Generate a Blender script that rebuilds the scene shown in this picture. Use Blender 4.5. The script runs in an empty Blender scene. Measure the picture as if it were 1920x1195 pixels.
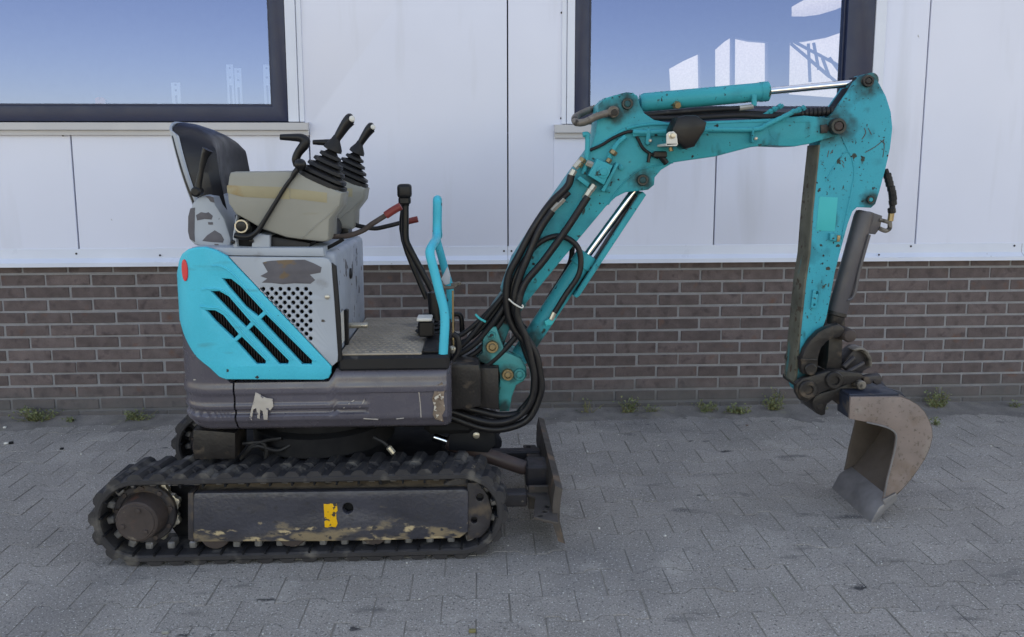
import bpy, bmesh, math, random
from mathutils import Vector, Matrix, noise as mnoise
random.seed(7)
R = math.radians
scn = bpy.context.scene
COL = scn.collection

# ------------------------------------------------------------------ camera
F_PX, PPX, PPY = 1440.0, 960.0, 501.53
YAW, PITCH, ROLL, CAM_D, CAM_H = 0.0448940, 0.1287402, -0.0016365, 3.884406, 1.265
CAM = Vector((0, -CAM_D, CAM_H))
_r = Vector((math.cos(YAW), -math.sin(YAW), 0))
_f = Vector((math.sin(YAW) * math.cos(PITCH), math.cos(YAW) * math.cos(PITCH), -math.sin(PITCH)))
_u = _r.cross(_f)
RT = _r * math.cos(ROLL) + _u * math.sin(ROLL)
UP = _u * math.cos(ROLL) - _r * math.sin(ROLL)
cd = bpy.data.cameras.new('camera')
cd.sensor_fit = 'HORIZONTAL'; cd.sensor_width = 36; cd.lens = F_PX * 36 / 1920
cd.shift_y = -(597.5 - PPY) / 1920
cd.clip_start = 0.05; cd.clip_end = 2000
cam = bpy.data.objects.new('camera', cd); COL.objects.link(cam)
cam.matrix_world = Matrix(((RT.x, UP.x, -_f.x, CAM.x), (RT.y, UP.y, -_f.y, CAM.y), (RT.z, UP.z, -_f.z, CAM.z), (0, 0, 0, 1)))
scn.camera = cam

# ------------------------------------------------------------------ sky, sun, exposure
SUN_EL, SUN_AZ = R(48), R(12)          # the sun stands behind the building
wd = bpy.data.worlds.new('World'); scn.world = wd; wd.use_nodes = True
nt = wd.node_tree
sky = nt.nodes.new('ShaderNodeTexSky'); sky.sky_type = 'NISHITA'; sky.sun_disc = False
sky.sun_elevation = SUN_EL; sky.sun_rotation = SUN_AZ
sky.air_density = 1.0; sky.dust_density = 0.5; sky.ozone_density = 1.0; sky.altitude = 5
bg = nt.nodes['Background']; bg.inputs['Strength'].default_value = 0.12
nt.links.new(sky.outputs[0], bg.inputs[0])
sd = bpy.data.lights.new('sun', 'SUN'); sd.energy = 3.2; sd.angle = R(0.5); sd.color = (1, 0.95, 0.88)
sun = bpy.data.objects.new('sun', sd); COL.objects.link(sun)
sdir = Vector((math.sin(SUN_AZ) * math.cos(SUN_EL), math.cos(SUN_AZ) * math.cos(SUN_EL), math.sin(SUN_EL)))
sun.rotation_euler = sdir.to_track_quat('Z', 'Y').to_euler(); sun.location = sdir * 30
vs = scn.view_settings
vs.view_transform = 'Standard'; vs.look = 'None'; vs.gamma = 1; vs.use_curve_mapping = False
vs.exposure = 2.0
vs.use_white_balance = True; vs.white_balance_temperature = 9400; vs.white_balance_tint = 16   # camera balanced for open shade

# ------------------------------------------------------------------ geometry helpers
def ray(px, py):
    return _f + RT * ((px - PPX) / F_PX) - UP * ((py - PPY) / F_PX)
def W(px, py, Y):
    "photo direction (px,py) met by the vertical plane y=Y that runs along the machine's side"
    d = ray(px, py); return CAM + d * ((Y - CAM.y) / d.y)
def G(px, py, z):
    "photo direction met by the level plane at height z"
    d = ray(px, py); return CAM + d * ((z - CAM.z) / d.z)
def Zf(ox, oy, s):
    return lambda pts: [(ox + a / s, oy + b / s) for a, b in pts]
ZA = Zf(290, 200, 4.267); ZB = Zf(310, 440, 3.985); ZC = Zf(600, 330, 3.413); ZD = Zf(320, 640, 3.43)
ZE = Zf(150, 820, 4.427); ZF = Zf(540, 820, 4.571); ZG = Zf(820, 580, 2.596); ZH = Zf(1060, 130, 4.426)
ZJ = Zf(920, 240, 2.988); ZK = Zf(1340, 120, 3.318); ZL = Zf(1440, 370, 3.414); ZM = Zf(1440, 560, 4.979)
ZN = Zf(1440, 580, 2.844); ZO = Zf(640, 780, 2.88); ZP = Zf(1030, 0, 3.048)

def catmull(pts, n=6, closed=False):
    pts = [Vector(p) for p in pts]; out = []; N = len(pts)
    rng = range(N if closed else N - 1)
    for i in rng:
        p0 = pts[(i - 1) % N] if closed or i > 0 else pts[0] * 2 - pts[1]
        p1 = pts[i]; p2 = pts[(i + 1) % N]
        p3 = pts[(i + 2) % N] if closed or i + 2 < N else p2 * 2 - p1
        for k in range(n):
            t = k / n
            out.append(0.5 * ((2 * p1) + (p2 - p0) * t + (2 * p0 - 5 * p1 + 4 * p2 - p3) * t * t + (3 * p1 - p0 - 3 * p2 + p3) * t ** 3))
    if not closed: out.append(pts[-1])
    return out

class MB:
    "collects shapes that become ONE mesh object"
    def __init__(s): s.v = []; s.f = []
    def add(s, v, f):
        o = len(s.v); s.v += [Vector(p) for p in v]; s.f += [tuple(i + o for i in q) for q in f]; return s
    def outline(s, loops, y0, y1, bevel=.003):
        "2D loops of (X,Z) (first outer, rest holes) as a plate from y0 to y1"
        cu = bpy.data.curves.new('tmp', 'CURVE'); cu.dimensions = '2D'; cu.fill_mode = 'BOTH'
        h = abs(y1 - y0) / 2; b = min(bevel, h * .9)
        cu.extrude = h - b; cu.bevel_depth = b; cu.bevel_resolution = 1; cu.offset = -b
        for lp in loops:
            sp = cu.splines.new('POLY'); sp.points.add(len(lp) - 1); sp.use_cyclic_u = True
            for p, q in zip(sp.points, lp): p.co = (q[0], q[1], 0, 1)
        ob = bpy.data.objects.new('tmp', cu); COL.objects.link(ob)
        me = bpy.data.meshes.new_from_object(ob)
        ym = (y0 + y1) / 2
        s.add([(v.co.x, ym - v.co.z, v.co.y) for v in me.vertices], [tuple(p.vertices) for p in me.polygons])
        bpy.data.objects.remove(ob); bpy.data.curves.remove(cu); bpy.data.meshes.remove(me)
        return s
    def prism(s, pts, y0, y1, bevel=.003, smooth=0, holes=(), at=None):
        yp = y0 if at is None else at
        cv = lambda L: [(w.x, w.z) for w in (W(a, b, yp) for a, b in L)]
        lp = cv(pts)
        if smooth: lp = [(q.x, q.y) for q in catmull([Vector((a, b, 0)) for a, b in lp], smooth, True)]
        return s.outline([lp] + [cv(h) for h in holes], y0, y1, bevel)
    def tube(s, pts, r, n=10, smooth=5, caps=True, flat=1.0):
        P = catmull(pts, smooth) if smooth else [Vector(p) for p in pts]
        rr = r if isinstance(r, (list, tuple)) else None
        N = len(P); up = None; rings = []
        for i, p in enumerate(P):
            t = (P[min(i + 1, N - 1)] - P[max(i - 1, 0)])
            if t.length < 1e-9: t = Vector((0, 0, 1))
            t.normalize()
            if up is None:
                up = Vector((0, 0, 1)) if abs(t.z) < .9 else Vector((1, 0, 0))
            up = (up - t * up.dot(t)); up.normalize(); sd_ = t.cross(up)
            if rr:
                q = i / (N - 1) * (len(rr) - 1); a = int(min(q, len(rr) - 2)); ri = rr[a] + (rr[a + 1] - rr[a]) * (q - a)
            else: ri = r
            rings.append([p + (up * math.cos(2 * math.pi * k / n) + sd_ * math.sin(2 * math.pi * k / n) * flat) * ri for k in range(n)])
        v = [q for g in rings for q in g]; f = []
        for i in range(N - 1):
            for k in range(n): f.append((i * n + k, i * n + (k + 1) % n, (i + 1) * n + (k + 1) % n, (i + 1) * n + k))
        if caps: f.append(tuple(range(n))[::-1]); f.append(tuple(range((N - 1) * n, N * n)))
        return s.add(v, f)
    def lathe(s, p, axis, prof, n=24, cap=True):
        p = Vector(p); a = Vector(axis).normalized(); u = a.orthogonal().normalized(); w = a.cross(u); v = []; f = []
        for d, r in prof:
            for k in range(n):
                an = 2 * math.pi * k / n; v.append(p + a * d + (u * math.cos(an) + w * math.sin(an)) * r)
        for i in range(len(prof) - 1):
            for k in range(n): f.append((i * n + k, i * n + (k + 1) % n, (i + 1) * n + (k + 1) % n, (i + 1) * n + k))
        if cap: f.append(tuple(range(n))[::-1]); f.append(tuple(range((len(prof) - 1) * n, len(prof) * n)))
        return s.add(v, f)
    def rod(s, a, b, r, n=16, ch=.15):
        a = Vector(a); b = Vector(b); L = (b - a).length; c = min(r * ch, L * .2)
        return s.lathe(a, b - a, [(0, r - c), (c, r), (L - c, r), (L, r - c)], n)
    def box(s, lo, hi, bevel=.004, rot=None, seg=1):
        bm = bmesh.new(); bmesh.ops.create_cube(bm, size=1)
        lo = Vector(lo); hi = Vector(hi); c = (lo + hi) / 2; d = hi - lo
        for v in bm.verts: v.co = Vector((v.co.x * d.x, v.co.y * d.y, v.co.z * d.z))
        if bevel: bmesh.ops.bevel(bm, geom=bm.edges[:] + bm.verts[:], offset=min(bevel, min(abs(d.x), abs(d.y), abs(d.z)) * .45), segments=seg, profile=.5, affect='EDGES')
        for v in bm.verts: v.co = (rot @ v.co if rot else v.co) + c
        bm.verts.index_update()
        s.add([v.co.copy() for v in bm.verts], [tuple(v.index for v in q.verts) for q in bm.faces]); bm.free(); return s
    def hplate(s, pts, z0, z1, holes=()):
        "a level plate traced at height z1"
        lp = [G(a, b, z1) for a, b in pts]; hl = [[G(a, b, z1) for a, b in h] for h in holes]
        t = MB(); t.outline([[(p.x, p.y) for p in lp]] + [[(p.x, p.y) for p in h] for h in hl], z0, z1, .002)
        return s.add([(p.x, p.z, p.y) for p in t.v], [q[::-1] for q in t.f])
    def map(s, fn): s.v = [Vector(fn(p)) for p in s.v]; return s
    def mesh(s, name, mat, origin=Vector()):
        me = bpy.data.meshes.new(name); me.from_pydata([p - origin for p in s.v], [], s.f)
        me.materials.append(mat); me.validate(); me.update()
        bm = bmesh.new(); bm.from_mesh(me); bmesh.ops.remove_doubles(bm, verts=bm.verts, dist=1e-5); bmesh.ops.recalc_face_normals(bm, faces=bm.faces); bm.to_mesh(me); bm.free()
        for p in me.polygons: p.use_smooth = True
        me.set_sharp_from_angle(angle=R(35)); return me
    def build(s, name, mat, parent=None, label=None):
        o = Vector(); q = parent
        while q is not None: o += q.location; q = q.parent
        ob = bpy.data.objects.new(name, s.mesh(name, mat, o)); COL.objects.link(ob); ob.parent = parent
        if label: ob['label'] = label
        return ob
def tag(o, label=None, cat=None, group=None, kind=None):
    if label: o['label'] = label
    if cat: o['category'] = cat
    if group: o['group'] = group
    if kind: o['kind'] = kind
    return o
def empty(name, loc=(0, 0, 0)):
    o = bpy.data.objects.new(name, None); COL.objects.link(o); o.location = loc; o.empty_display_size = .1; return o
def inst(name, me, loc, parent, rot=None):
    "object sharing mesh data, loc in world space"
    o = bpy.data.objects.new(name, me); COL.objects.link(o); o.parent = parent
    off = Vector(); q = parent
    while q is not None: off += q.location; q = q.parent
    o.location = Vector(loc) - off
    if rot: o.rotation_euler = rot
    return o
def P3(L, Y):
    "pixel path -> 3D path; entries (px,py) or (px,py,dy)"
    return [W(q[0], q[1], Y + (q[2] if len(q) > 2 else 0)) for q in L]

# ------------------------------------------------------------------ materials
def srgb(r, g, b):
    f = lambda c: ((c / 255 + .055) / 1.055) ** 2.4 if c > 10 else c / 255 / 12.92
    return (f(r), f(g), f(b), 1)
def mat(name, base, rough=.5, metal=0., var=.12, vscale=6., layers=(), bump=0., bscale=60., rand=0., spec=.32, coat=0., rvar=.1, fine=0., fscale=250.):
    """layers: (colour, threshold, scale, softness, stretch(x,y,z), roughness)"""
    m = bpy.data.materials.new(name); m.use_nodes = True; t = m.node_tree; N = t.nodes; L = t.links
    b = N['Principled BSDF']; b.inputs['Roughness'].default_value = rough; b.inputs['Metallic'].default_value = metal
    b.inputs['Specular IOR Level'].default_value = spec; b.inputs['Coat Weight'].default_value = coat
    geo = N.new('ShaderNodeNewGeometry'); pos = geo.outputs['Position']
    def nz(scale, detail=5, stretch=None, off=0):
        n = N.new('ShaderNodeTexNoise'); n.inputs['Scale'].default_value = scale; n.inputs['Detail'].default_value = detail
        mp = N.new('ShaderNodeMapping'); mp.inputs['Location'].default_value = (off, off * .7, off * 1.3)
        if stretch: mp.inputs['Scale'].default_value = stretch
        L.new(pos, mp.inputs['Vector']); L.new(mp.outputs[0], n.inputs['Vector']); return n.outputs['Fac']
    def mr(src, a, c, lo, hi):
        q = N.new('ShaderNodeMapRange'); q.inputs[1].default_value = a; q.inputs[2].default_value = c
        q.inputs[3].default_value = lo; q.inputs[4].default_value = hi; L.new(src, q.inputs[0]); return q.outputs[0]
    def mul(col, fac):
        q = N.new('ShaderNodeMix'); q.data_type = 'RGBA'; q.blend_type = 'MULTIPLY'; q.inputs[0].default_value = 1
        L.new(col, q.inputs[6]); L.new(fac, q.inputs[7]); return q.outputs[2]
    rgb = N.new('ShaderNodeRGB'); rgb.outputs[0].default_value = (*base[:3], 1); col = rgb.outputs[0]
    if var: col = mul(col, mr(nz(vscale, 4), .3, .7, 1 - var, 1 + var))
    if fine: col = mul(col, mr(nz(fscale, 2, None, 3), .3, .7, 1 - fine, 1 + fine))
    if rand:
        oi = N.new('ShaderNodeObjectInfo'); col = mul(col, mr(oi.outputs['Random'], 0, 1, 1 - rand, 1 + rand))
    rsock = mr(nz(vscale * 3, 4, None, 7), .3, .7, max(rough - rvar, .02), min(rough + rvar, 1))
    for i, ly in enumerate(layers):
        c, th, sc, soft, st, rg = ly[:6]
        src = nz(sc, 5, st, 11 + 5 * i)
        if len(ly) > 6:                                # more of it low down, where mud gathers
            z0, k = ly[6]; sx = N.new('ShaderNodeSeparateXYZ'); L.new(pos, sx.inputs[0])
            ma = N.new('ShaderNodeMath'); ma.operation = 'MULTIPLY_ADD'; ma.inputs[1].default_value = -k; ma.inputs[2].default_value = z0 * k; L.new(sx.outputs['Z'], ma.inputs[0])
            m2 = N.new('ShaderNodeMath'); m2.operation = 'ADD'; L.new(ma.outputs[0], m2.inputs[0]); L.new(src, m2.inputs[1]); src = m2.outputs[0]
        fac = mr(src, th, th + soft, 0, 1)
        q = N.new('ShaderNodeMix'); q.data_type = 'RGBA'; L.new(fac, q.inputs[0]); L.new(col, q.inputs[6]); q.inputs[7].default_value = (*c[:3], 1); col = q.outputs[2]
        w = N.new('ShaderNodeMix'); w.data_type = 'FLOAT'; L.new(fac, w.inputs[0]); L.new(rsock, w.inputs[2]); w.inputs[3].default_value = rg; rsock = w.outputs[0]
    L.new(col, b.inputs['Base Color']); L.new(rsock, b.inputs['Roughness'])
    if bump:
        bp = N.new('ShaderNodeBump'); bp.inputs['Strength'].default_value = bump; bp.inputs['Distance'].default_value = .004
        L.new(nz(bscale, 3, None, 2), bp.inputs['Height']); L.new(bp.outputs[0], b.inputs['Normal'])
    return m
RUST = srgb(92, 66, 52); GRIME = srgb(58, 56, 58); DUST = srgb(150, 140, 124); SAND = srgb(196, 178, 140)
M = {}
M['cover'] = mat('teal_cover_paint', (.0, .455, .60), .36, var=.06, layers=[(srgb(30, 180, 204), .60, 5, .3, None, .5), (srgb(130, 198, 208), .71, 40, .04, (1, 1, .3), .6), (GRIME, .715, 38, .02, None, .7), (srgb(50, 150, 164), .66, 11, .12, (.4, 1, 2), .6)], fine=.04, spec=.14)
M['boom'] = mat('teal_boom_paint', (.0, .285, .34), .42, var=.10, vscale=4, layers=[(srgb(14, 126, 140), .58, 7, .12, None, .5), (srgb(30, 92, 98), .63, 16, .12, (1, 1, .5), .6), (srgb(52, 70, 68), .655, 26, .04, None, .7), (srgb(46, 44, 44), .675, 60, .02, None, .8)], fine=.04, spec=.14)
M['arm'] = mat('teal_arm_paint', (.0, .31, .40), .42, var=.10, vscale=4, layers=[(srgb(14, 130, 146), .60, 9, .1, None, .5), (srgb(30, 92, 98), .63, 16, .12, (1, 1, .5), .6), (srgb(60, 66, 62), .655, 36, .03, None, .8), (srgb(48, 45, 44), .655, 85, .02, None, .8)], fine=.04, spec=.14)
M['worn'] = mat('worn_arm_edge', srgb(92, 92, 82), .75, var=.3, vscale=14, layers=[(srgb(40, 110, 112), .60, 16, .06, (1, 1, .3), .5), (srgb(70, 58, 48), .6, 40, .05, None, .8)], bump=.3, bscale=120)
M['grease'] = mat('greasy_teal_paint', (.008, .13, .145), .4, var=.3, vscale=12, layers=[(srgb(34, 34, 36), .50, 18, .1, None, .45), (srgb(60, 52, 44), .62, 26, .06, None, .6)])
M['bracketteal'] = mat('swing_bracket_paint', (.010, .23, .235), .45, var=.2, vscale=12, layers=[(srgb(40, 44, 44), .585, 22, .05, None, .6)])
M['rail'] = mat('rail_paint', (.0, .43, .56), .38, var=.08, layers=[(srgb(70, 66, 62), .685, 42, .02, None, .7)], spec=.14)
M['decal'] = mat('fresh_teal_patch', (.002, .41, .44), .4, var=.04, spec=.14)
M['grey'] = mat('grey_blue_paint', srgb(152, 160, 170), .42, var=.07, layers=[(srgb(120, 122, 124), .66, 8, .1, None, .5), (srgb(76, 70, 66), .715, 30, .015, None, .7)])
M['greywear'] = mat('worn_grey_paint', srgb(150, 158, 170), .45, var=.1, layers=[(srgb(86, 86, 92), .60, 13, .015, None, .6), (srgb(90, 72, 58), .69, 30, .03, None, .7)])
M['bare'] = mat('dark_primer', srgb(84, 82, 88), .6, var=.15, vscale=15, layers=[(srgb(104, 86, 68), .58, 16, .05, None, .6), (srgb(170, 170, 172), .72, 40, .02, None, .5)])
M['skirt'] = mat('dark_grey_paint', srgb(80, 77, 86), .27, var=.09, vscale=5, layers=[(srgb(128, 122, 120), .67, 7, .12, (.4, 1, 2), .5), (srgb(170, 164, 156), .735, 36, .02, (.5, 1, 1.6), .6), (srgb(70, 52, 42), .745, 22, .02, None, .8)], spec=.55)
M['scuff'] = mat('pale_scuff', srgb(168, 160, 152), .7, var=.12, vscale=20, layers=[(srgb(92, 89, 97), .6, 60, .03, None, .5)])
M['rustscuff'] = mat('rusty_scuff', srgb(120, 104, 92), .8, var=.3, vscale=40, layers=[(srgb(190, 182, 170), .58, 60, .03, None, .7), (srgb(86, 62, 48), .6, 50, .03, None, .8)], bump=.4, bscale=200)
M['console'] = mat('olive_grey_plastic', srgb(138, 137, 130), .55, var=.06, vscale=7, layers=[(srgb(126, 116, 92), .62, 8, .15, (.5, 1, 2), .6)], bump=.06, bscale=300)
M['tape'] = mat('old_tape', srgb(146, 137, 112), .5, var=.1, vscale=9, layers=[(srgb(142, 116, 78), .6, 9, .1, None, .5)])
M['vinyl'] = mat('black_vinyl', srgb(24, 24, 30), .38, var=.1, layers=[(srgb(56, 56, 62), .70, 10, .15, None, .5)], bump=.08, bscale=200)
M['rubber'] = mat('black_rubber', srgb(24, 24, 27), .55, var=.15, layers=[(srgb(80, 78, 76), .66, 18, .12, None, .7)])
M['plastic'] = mat('black_plastic', srgb(18, 18, 21), .4, var=.1, layers=[(srgb(66, 66, 70), .70, 25, .1, None, .5)])
M['hose'] = mat('hose_rubber', srgb(25, 24, 27), .42, var=.15, vscale=10, layers=[(srgb(66, 62, 60), .66, 14, .15, None, .65)])
M['track'] = mat('track_rubber', srgb(50, 48, 50), .72, var=.15, vscale=9, layers=[(srgb(104, 99, 94), .56, 12, .15, None, .85), (srgb(124, 113, 98), .70, 25, .06, None, .9)], bump=.25, bscale=150)
M['frame'] = mat('muddy_frame', srgb(58, 58, 66), .40, var=.22, vscale=7, spec=.5, layers=[(srgb(84, 77, 72), .54, 5, .22, (.6, 1, 1.3), .75, (.15, .8)), (srgb(128, 112, 90), .60, 17, .10, (.5, 1, 1.2), .85, (.14, 1.6)), (srgb(176, 156, 124), .66, 30, .08, (.5, 1, 1.1), .85, (.13, 2.0)), (srgb(52, 51, 56), .58, 70, .06, (.6, 1, 1), .5)], bump=.5, bscale=90)
M['mud'] = mat('dried_mud', srgb(98, 86, 74), .9, var=.3, vscale=20, layers=[(srgb(60, 55, 52), .55, 22, .1, None, .9), (SAND, .69, 35, .05, None, .9)], bump=.7, bscale=70)
M['hub'] = mat('rusty_hub', srgb(66, 57, 55), .7, var=.2, vscale=14, layers=[(srgb(96, 66, 56), .6, 14, .1, None, .8), (srgb(112, 102, 92), .66, 24, .06, None, .8)], bump=.3, bscale=120)
M['steel'] = mat('dark_steel', srgb(54, 51, 54), .5, .0, var=.22, vscale=12, layers=[(srgb(88, 76, 66), .56, 14, .12, None, .7), (srgb(118, 108, 98), .70, 30, .05, None, .7)], bump=.2, bscale=110)
M['link'] = mat('oily_link_steel', srgb(38, 35, 35), .42, .0, var=.25, vscale=14, layers=[(srgb(84, 72, 62), .58, 18, .12, None, .7), (srgb(112, 100, 88), .71, 34, .05, None, .7)], bump=.25, bscale=120)
M['bladesteel'] = mat('blade_steel', srgb(72, 66, 63), .6, var=.2, vscale=10, layers=[(srgb(106, 88, 76), .56, 12, .1, None, .8), (srgb(130, 124, 118), .7, 28, .05, None, .6)], bump=.25, bscale=100)
M['cylgrey'] = mat('charcoal_cylinder', srgb(78, 76, 80), .38, var=.12, vscale=9, layers=[(srgb(150, 146, 142), .745, 32, .02, None, .6), (srgb(96, 84, 74), .68, 14, .08, None, .6)])
M['browncyl'] = mat('brown_cylinder', srgb(74, 60, 58), .45, var=.2, vscale=9, layers=[(srgb(54, 52, 56), .5, 7, .15, None, .5)])
M['bucket'] = mat('bucket_steel', srgb(128, 114, 109), .55, .0, var=.14, vscale=9, layers=[(srgb(112, 94, 82), .54, 9, .18, None, .8), (srgb(142, 135, 129), .60, 10, .2, None, .5), (srgb(100, 90, 84), .58, 90, .12, None, .7)], bump=.12, bscale=160)
M['bucketin'] = mat('bucket_inside', srgb(90, 80, 74), .6, .0, var=.2, vscale=8, layers=[(srgb(92, 80, 72), .55, 9, .12, None, .8)], bump=.2, bscale=120)
M['lip'] = mat('polished_lip', srgb(132, 130, 132), .42, .5, var=.2, vscale=15)
M['bluesteel'] = mat('dark_blue_paint', srgb(44, 50, 64), .4, var=.2, layers=[(srgb(80, 74, 72), .58, 15, .08, None, .7)])
M['chrome'] = mat('chrome', (.75, .75, .76, 1), .12, 1., var=.03, rvar=.04)
M['zinc'] = mat('zinc_fitting', srgb(178, 172, 160), .35, .7, var=.12, vscale=20)
M['brass'] = mat('brass_bush', srgb(140, 122, 92), .4, .7, var=.2, vscale=30)
M['darkpin'] = mat('oily_pin', srgb(40, 46, 46), .35, var=.2, vscale=20)
M['shackle'] = mat('shackle_steel', srgb(110, 104, 98), .55, .3, var=.3, vscale=25, layers=[(srgb(62, 58, 56), .52, 30, .1, None, .7)])
M['linkmetal'] = mat('worn_core_metal', srgb(140, 138, 138), .4, .6, var=.25, vscale=40)
M['void'] = mat('recess_shade_black', srgb(14, 15, 20), .8, var=.2)  # near-black that puts the shade of recesses and underside into the colour
M['grille'] = mat('grille_black', srgb(30, 28, 30), .5, var=.2)
M['mat_'] = mat('dusty_floor_mat', srgb(152, 141, 128), .9, var=.14, vscale=8, layers=[(srgb(104, 100, 98), .58, 6, .12, None, .8)], bump=.3, bscale=120)
M['yellow'] = mat('yellow_sticker', srgb(222, 166, 30), .5, var=.08, layers=[(srgb(60, 56, 52), .57, 65, .03, None, .7)])
M['redlens'] = mat('red_reflector', srgb(214, 60, 66), .25, var=.05)
M['redgrip'] = mat('red_grip', srgb(120, 48, 46), .5, var=.15)
M['white'] = mat('white_mark', srgb(200, 198, 192), .5, var=.05)
M['scratch'] = mat('scratch', srgb(92, 66, 58), .8, var=.2)
# setting
M['brick'] = mat('brown_brick', srgb(94, 83, 83), .85, var=.2, vscale=16, rand=.18, layers=[(srgb(74, 64, 66), .54, 20, .15, None, .85), (srgb(104, 78, 70), .62, 10, .12, None, .9)], bump=.5, bscale=140, fine=.12)
M['mortar'] = mat('grey_mortar', srgb(134, 133, 136), .95, var=.1, vscale=20, bump=.5, bscale=200, fine=.12)
M['panel'] = mat('white_cladding', (.60, .63, .75), .36, var=.03, vscale=1.5, layers=[(srgb(182, 185, 196), .56, 3.2, .35, (2.2, 1, .25), .5), (srgb(140, 138, 138), .74, 22, .04, (1, 1, .5), .6)], rvar=.06, bump=.25, bscale=2.2)
M['trim'] = mat('aluminium_trim', (.58, .62, .72), .35, .0, var=.05, vscale=3, layers=[(srgb(140, 138, 136), .74, 30, .03, None, .5)])
M['sill'] = mat('sill_beige', (.45, .445, .465), .45, var=.05, vscale=3)
M['wframe'] = mat('window_frame_blue_grey', srgb(30, 41, 68), .35, var=.05, rvar=.05)
M['gap'] = mat('seam_dark', srgb(60, 58, 62), .8, var=.1)
M['room'] = mat('interior_wall', srgb(110, 116, 128), .8, var=.08)
M['roof'] = mat('roof_grey', srgb(120, 118, 116), .8)
M['paver'] = mat('concrete_paver', srgb(150, 143, 137), .88, var=.13, vscale=2.6, rand=.06, layers=[(srgb(126, 121, 118), .54, 1.5, .2, None, .85), (srgb(88, 85, 85), .63, 3.6, .14, (1, 2.8, 1), .8), (srgb(166, 159, 152), .58, 9, .2, None, .9), (srgb(70, 68, 69), .70, 8, .05, (1, 1.8, 1), .7), (srgb(204, 200, 194), .615, 150, .05, None, .85), (srgb(100, 96, 93), .58, 110, .1, None, .9)], bump=.8, bscale=200, fine=.30, fscale=230)
M['joint'] = mat('joint_sand', srgb(140, 133, 124), .95, var=.16, vscale=7, layers=[(srgb(112, 107, 102), .55, 5, .15, None, .95), (srgb(118, 120, 92), .66, 6, .1, None, .95)], bump=.6, bscale=300, fine=.2)
M['ground'] = mat('yard_asphalt', srgb(120, 118, 114), .9, var=.12, vscale=.6)
M['dirt'] = mat('wall_foot_dirt', srgb(122, 116, 112), .95, var=.25, vscale=9, layers=[(srgb(130, 124, 114), .58, 14, .1, None, .95), (srgb(60, 66, 48), .66, 9, .1, None, .95)], bump=.8, bscale=160, fine=.25)
M['leaf'] = mat('weed_leaf', (.15, .175, .085, 1), .6, var=.35, vscale=25, layers=[(srgb(150, 140, 96), .62, 30, .08, None, .7)])
M['stem'] = mat('weed_stem', srgb(120, 112, 76), .7, var=.2)
M['pebble'] = mat('pale_pebble', srgb(200, 198, 192), .7, var=.2, vscale=30)
M['orange'] = mat('orange_plastic', srgb(206, 108, 52), .5)
M['bracketw'] = mat('galvanised_bracket', srgb(214, 220, 224), .4, var=.05)
def glass():
    m = bpy.data.materials.new('coated_glass'); m.use_nodes = True; t = m.node_tree; N = t.nodes; L = t.links
    N.remove(N['Principled BSDF']); o = N['Material Output']
    g = N.new('ShaderNodeBsdfGlossy'); g.inputs['Roughness'].default_value = 0; g.inputs['Color'].default_value = (.42, .55, .97, 1)
    tr = N.new('ShaderNodeBsdfTransparent'); tr.inputs['Color'].default_value = (.62, .68, .74, 1)
    fr = N.new('ShaderNodeFresnel'); fr.inputs['IOR'].default_value = 1.5
    ad = N.new('ShaderNodeMath'); ad.operation = 'ADD'; ad.inputs[1].default_value = .19; ad.use_clamp = True; L.new(fr.outputs[0], ad.inputs[0])
    mx = N.new('ShaderNodeMixShader'); L.new(ad.outputs[0], mx.inputs[0]); L.new(tr.outputs[0], mx.inputs[1]); L.new(g.outputs[0], mx.inputs[2]); L.new(mx.outputs[0], o.inputs[0])
    return m
M['glass'] = glass()
def frosted():
    m = bpy.data.materials.new('frosted_pane'); m.use_nodes = True; t = m.node_tree; N = t.nodes; L = t.links
    N.remove(N['Principled BSDF']); o = N['Material Output']
    g = N.new('ShaderNodeBsdfTranslucent'); g.inputs[0].default_value = (.75, .82, .84, 1)
    n = N.new('ShaderNodeTexNoise'); n.inputs['Scale'].default_value = 60
    geo = N.new('ShaderNodeNewGeometry'); L.new(geo.outputs['Position'], n.inputs['Vector'])
    r = N.new('ShaderNodeMapRange'); r.inputs[1].default_value = .35; r.inputs[2].default_value = .65; r.inputs[3].default_value = .40; r.inputs[4].default_value = .46; L.new(n.outputs[0], r.inputs[0])
    c = N.new('ShaderNodeCombineColor'); [L.new(r.outputs[0], c.inputs[i]) for i in range(3)]
    L.new(c.outputs[0], g.inputs[0]); L.new(g.outputs[0], o.inputs[0]); return m
M['frosted'] = frosted()

def splash(m, col=srgb(92, 91, 92)):
    "grey road dirt splashed on the lowest courses, ragged upper limit"
    t = m.node_tree; N = t.nodes; L = t.links; b = N['Principled BSDF']; src = b.inputs['Base Color'].links[0].from_socket
    g = N.new('ShaderNodeNewGeometry'); sx = N.new('ShaderNodeSeparateXYZ'); L.new(g.outputs['Position'], sx.inputs[0])
    n = N.new('ShaderNodeTexNoise'); n.inputs['Scale'].default_value = 7; L.new(g.outputs['Position'], n.inputs['Vector'])
    ad = N.new('ShaderNodeMath'); ad.operation = 'MULTIPLY_ADD'; ad.inputs[1].default_value = .14; L.new(n.outputs[0], ad.inputs[0]); L.new(sx.outputs['Z'], ad.inputs[2])
    r = N.new('ShaderNodeMapRange'); r.inputs[1].default_value = .12; r.inputs[2].default_value = .24; r.inputs[3].default_value = .72; r.inputs[4].default_value = 0; L.new(ad.outputs[0], r.inputs[0])
    q = N.new('ShaderNodeMix'); q.data_type = 'RGBA'; L.new(r.outputs[0], q.inputs[0]); L.new(src, q.inputs[6]); q.inputs[7].default_value = col; L.new(q.outputs[2], b.inputs['Base Color'])
splash(M['brick']); splash(M['mortar'])

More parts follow.
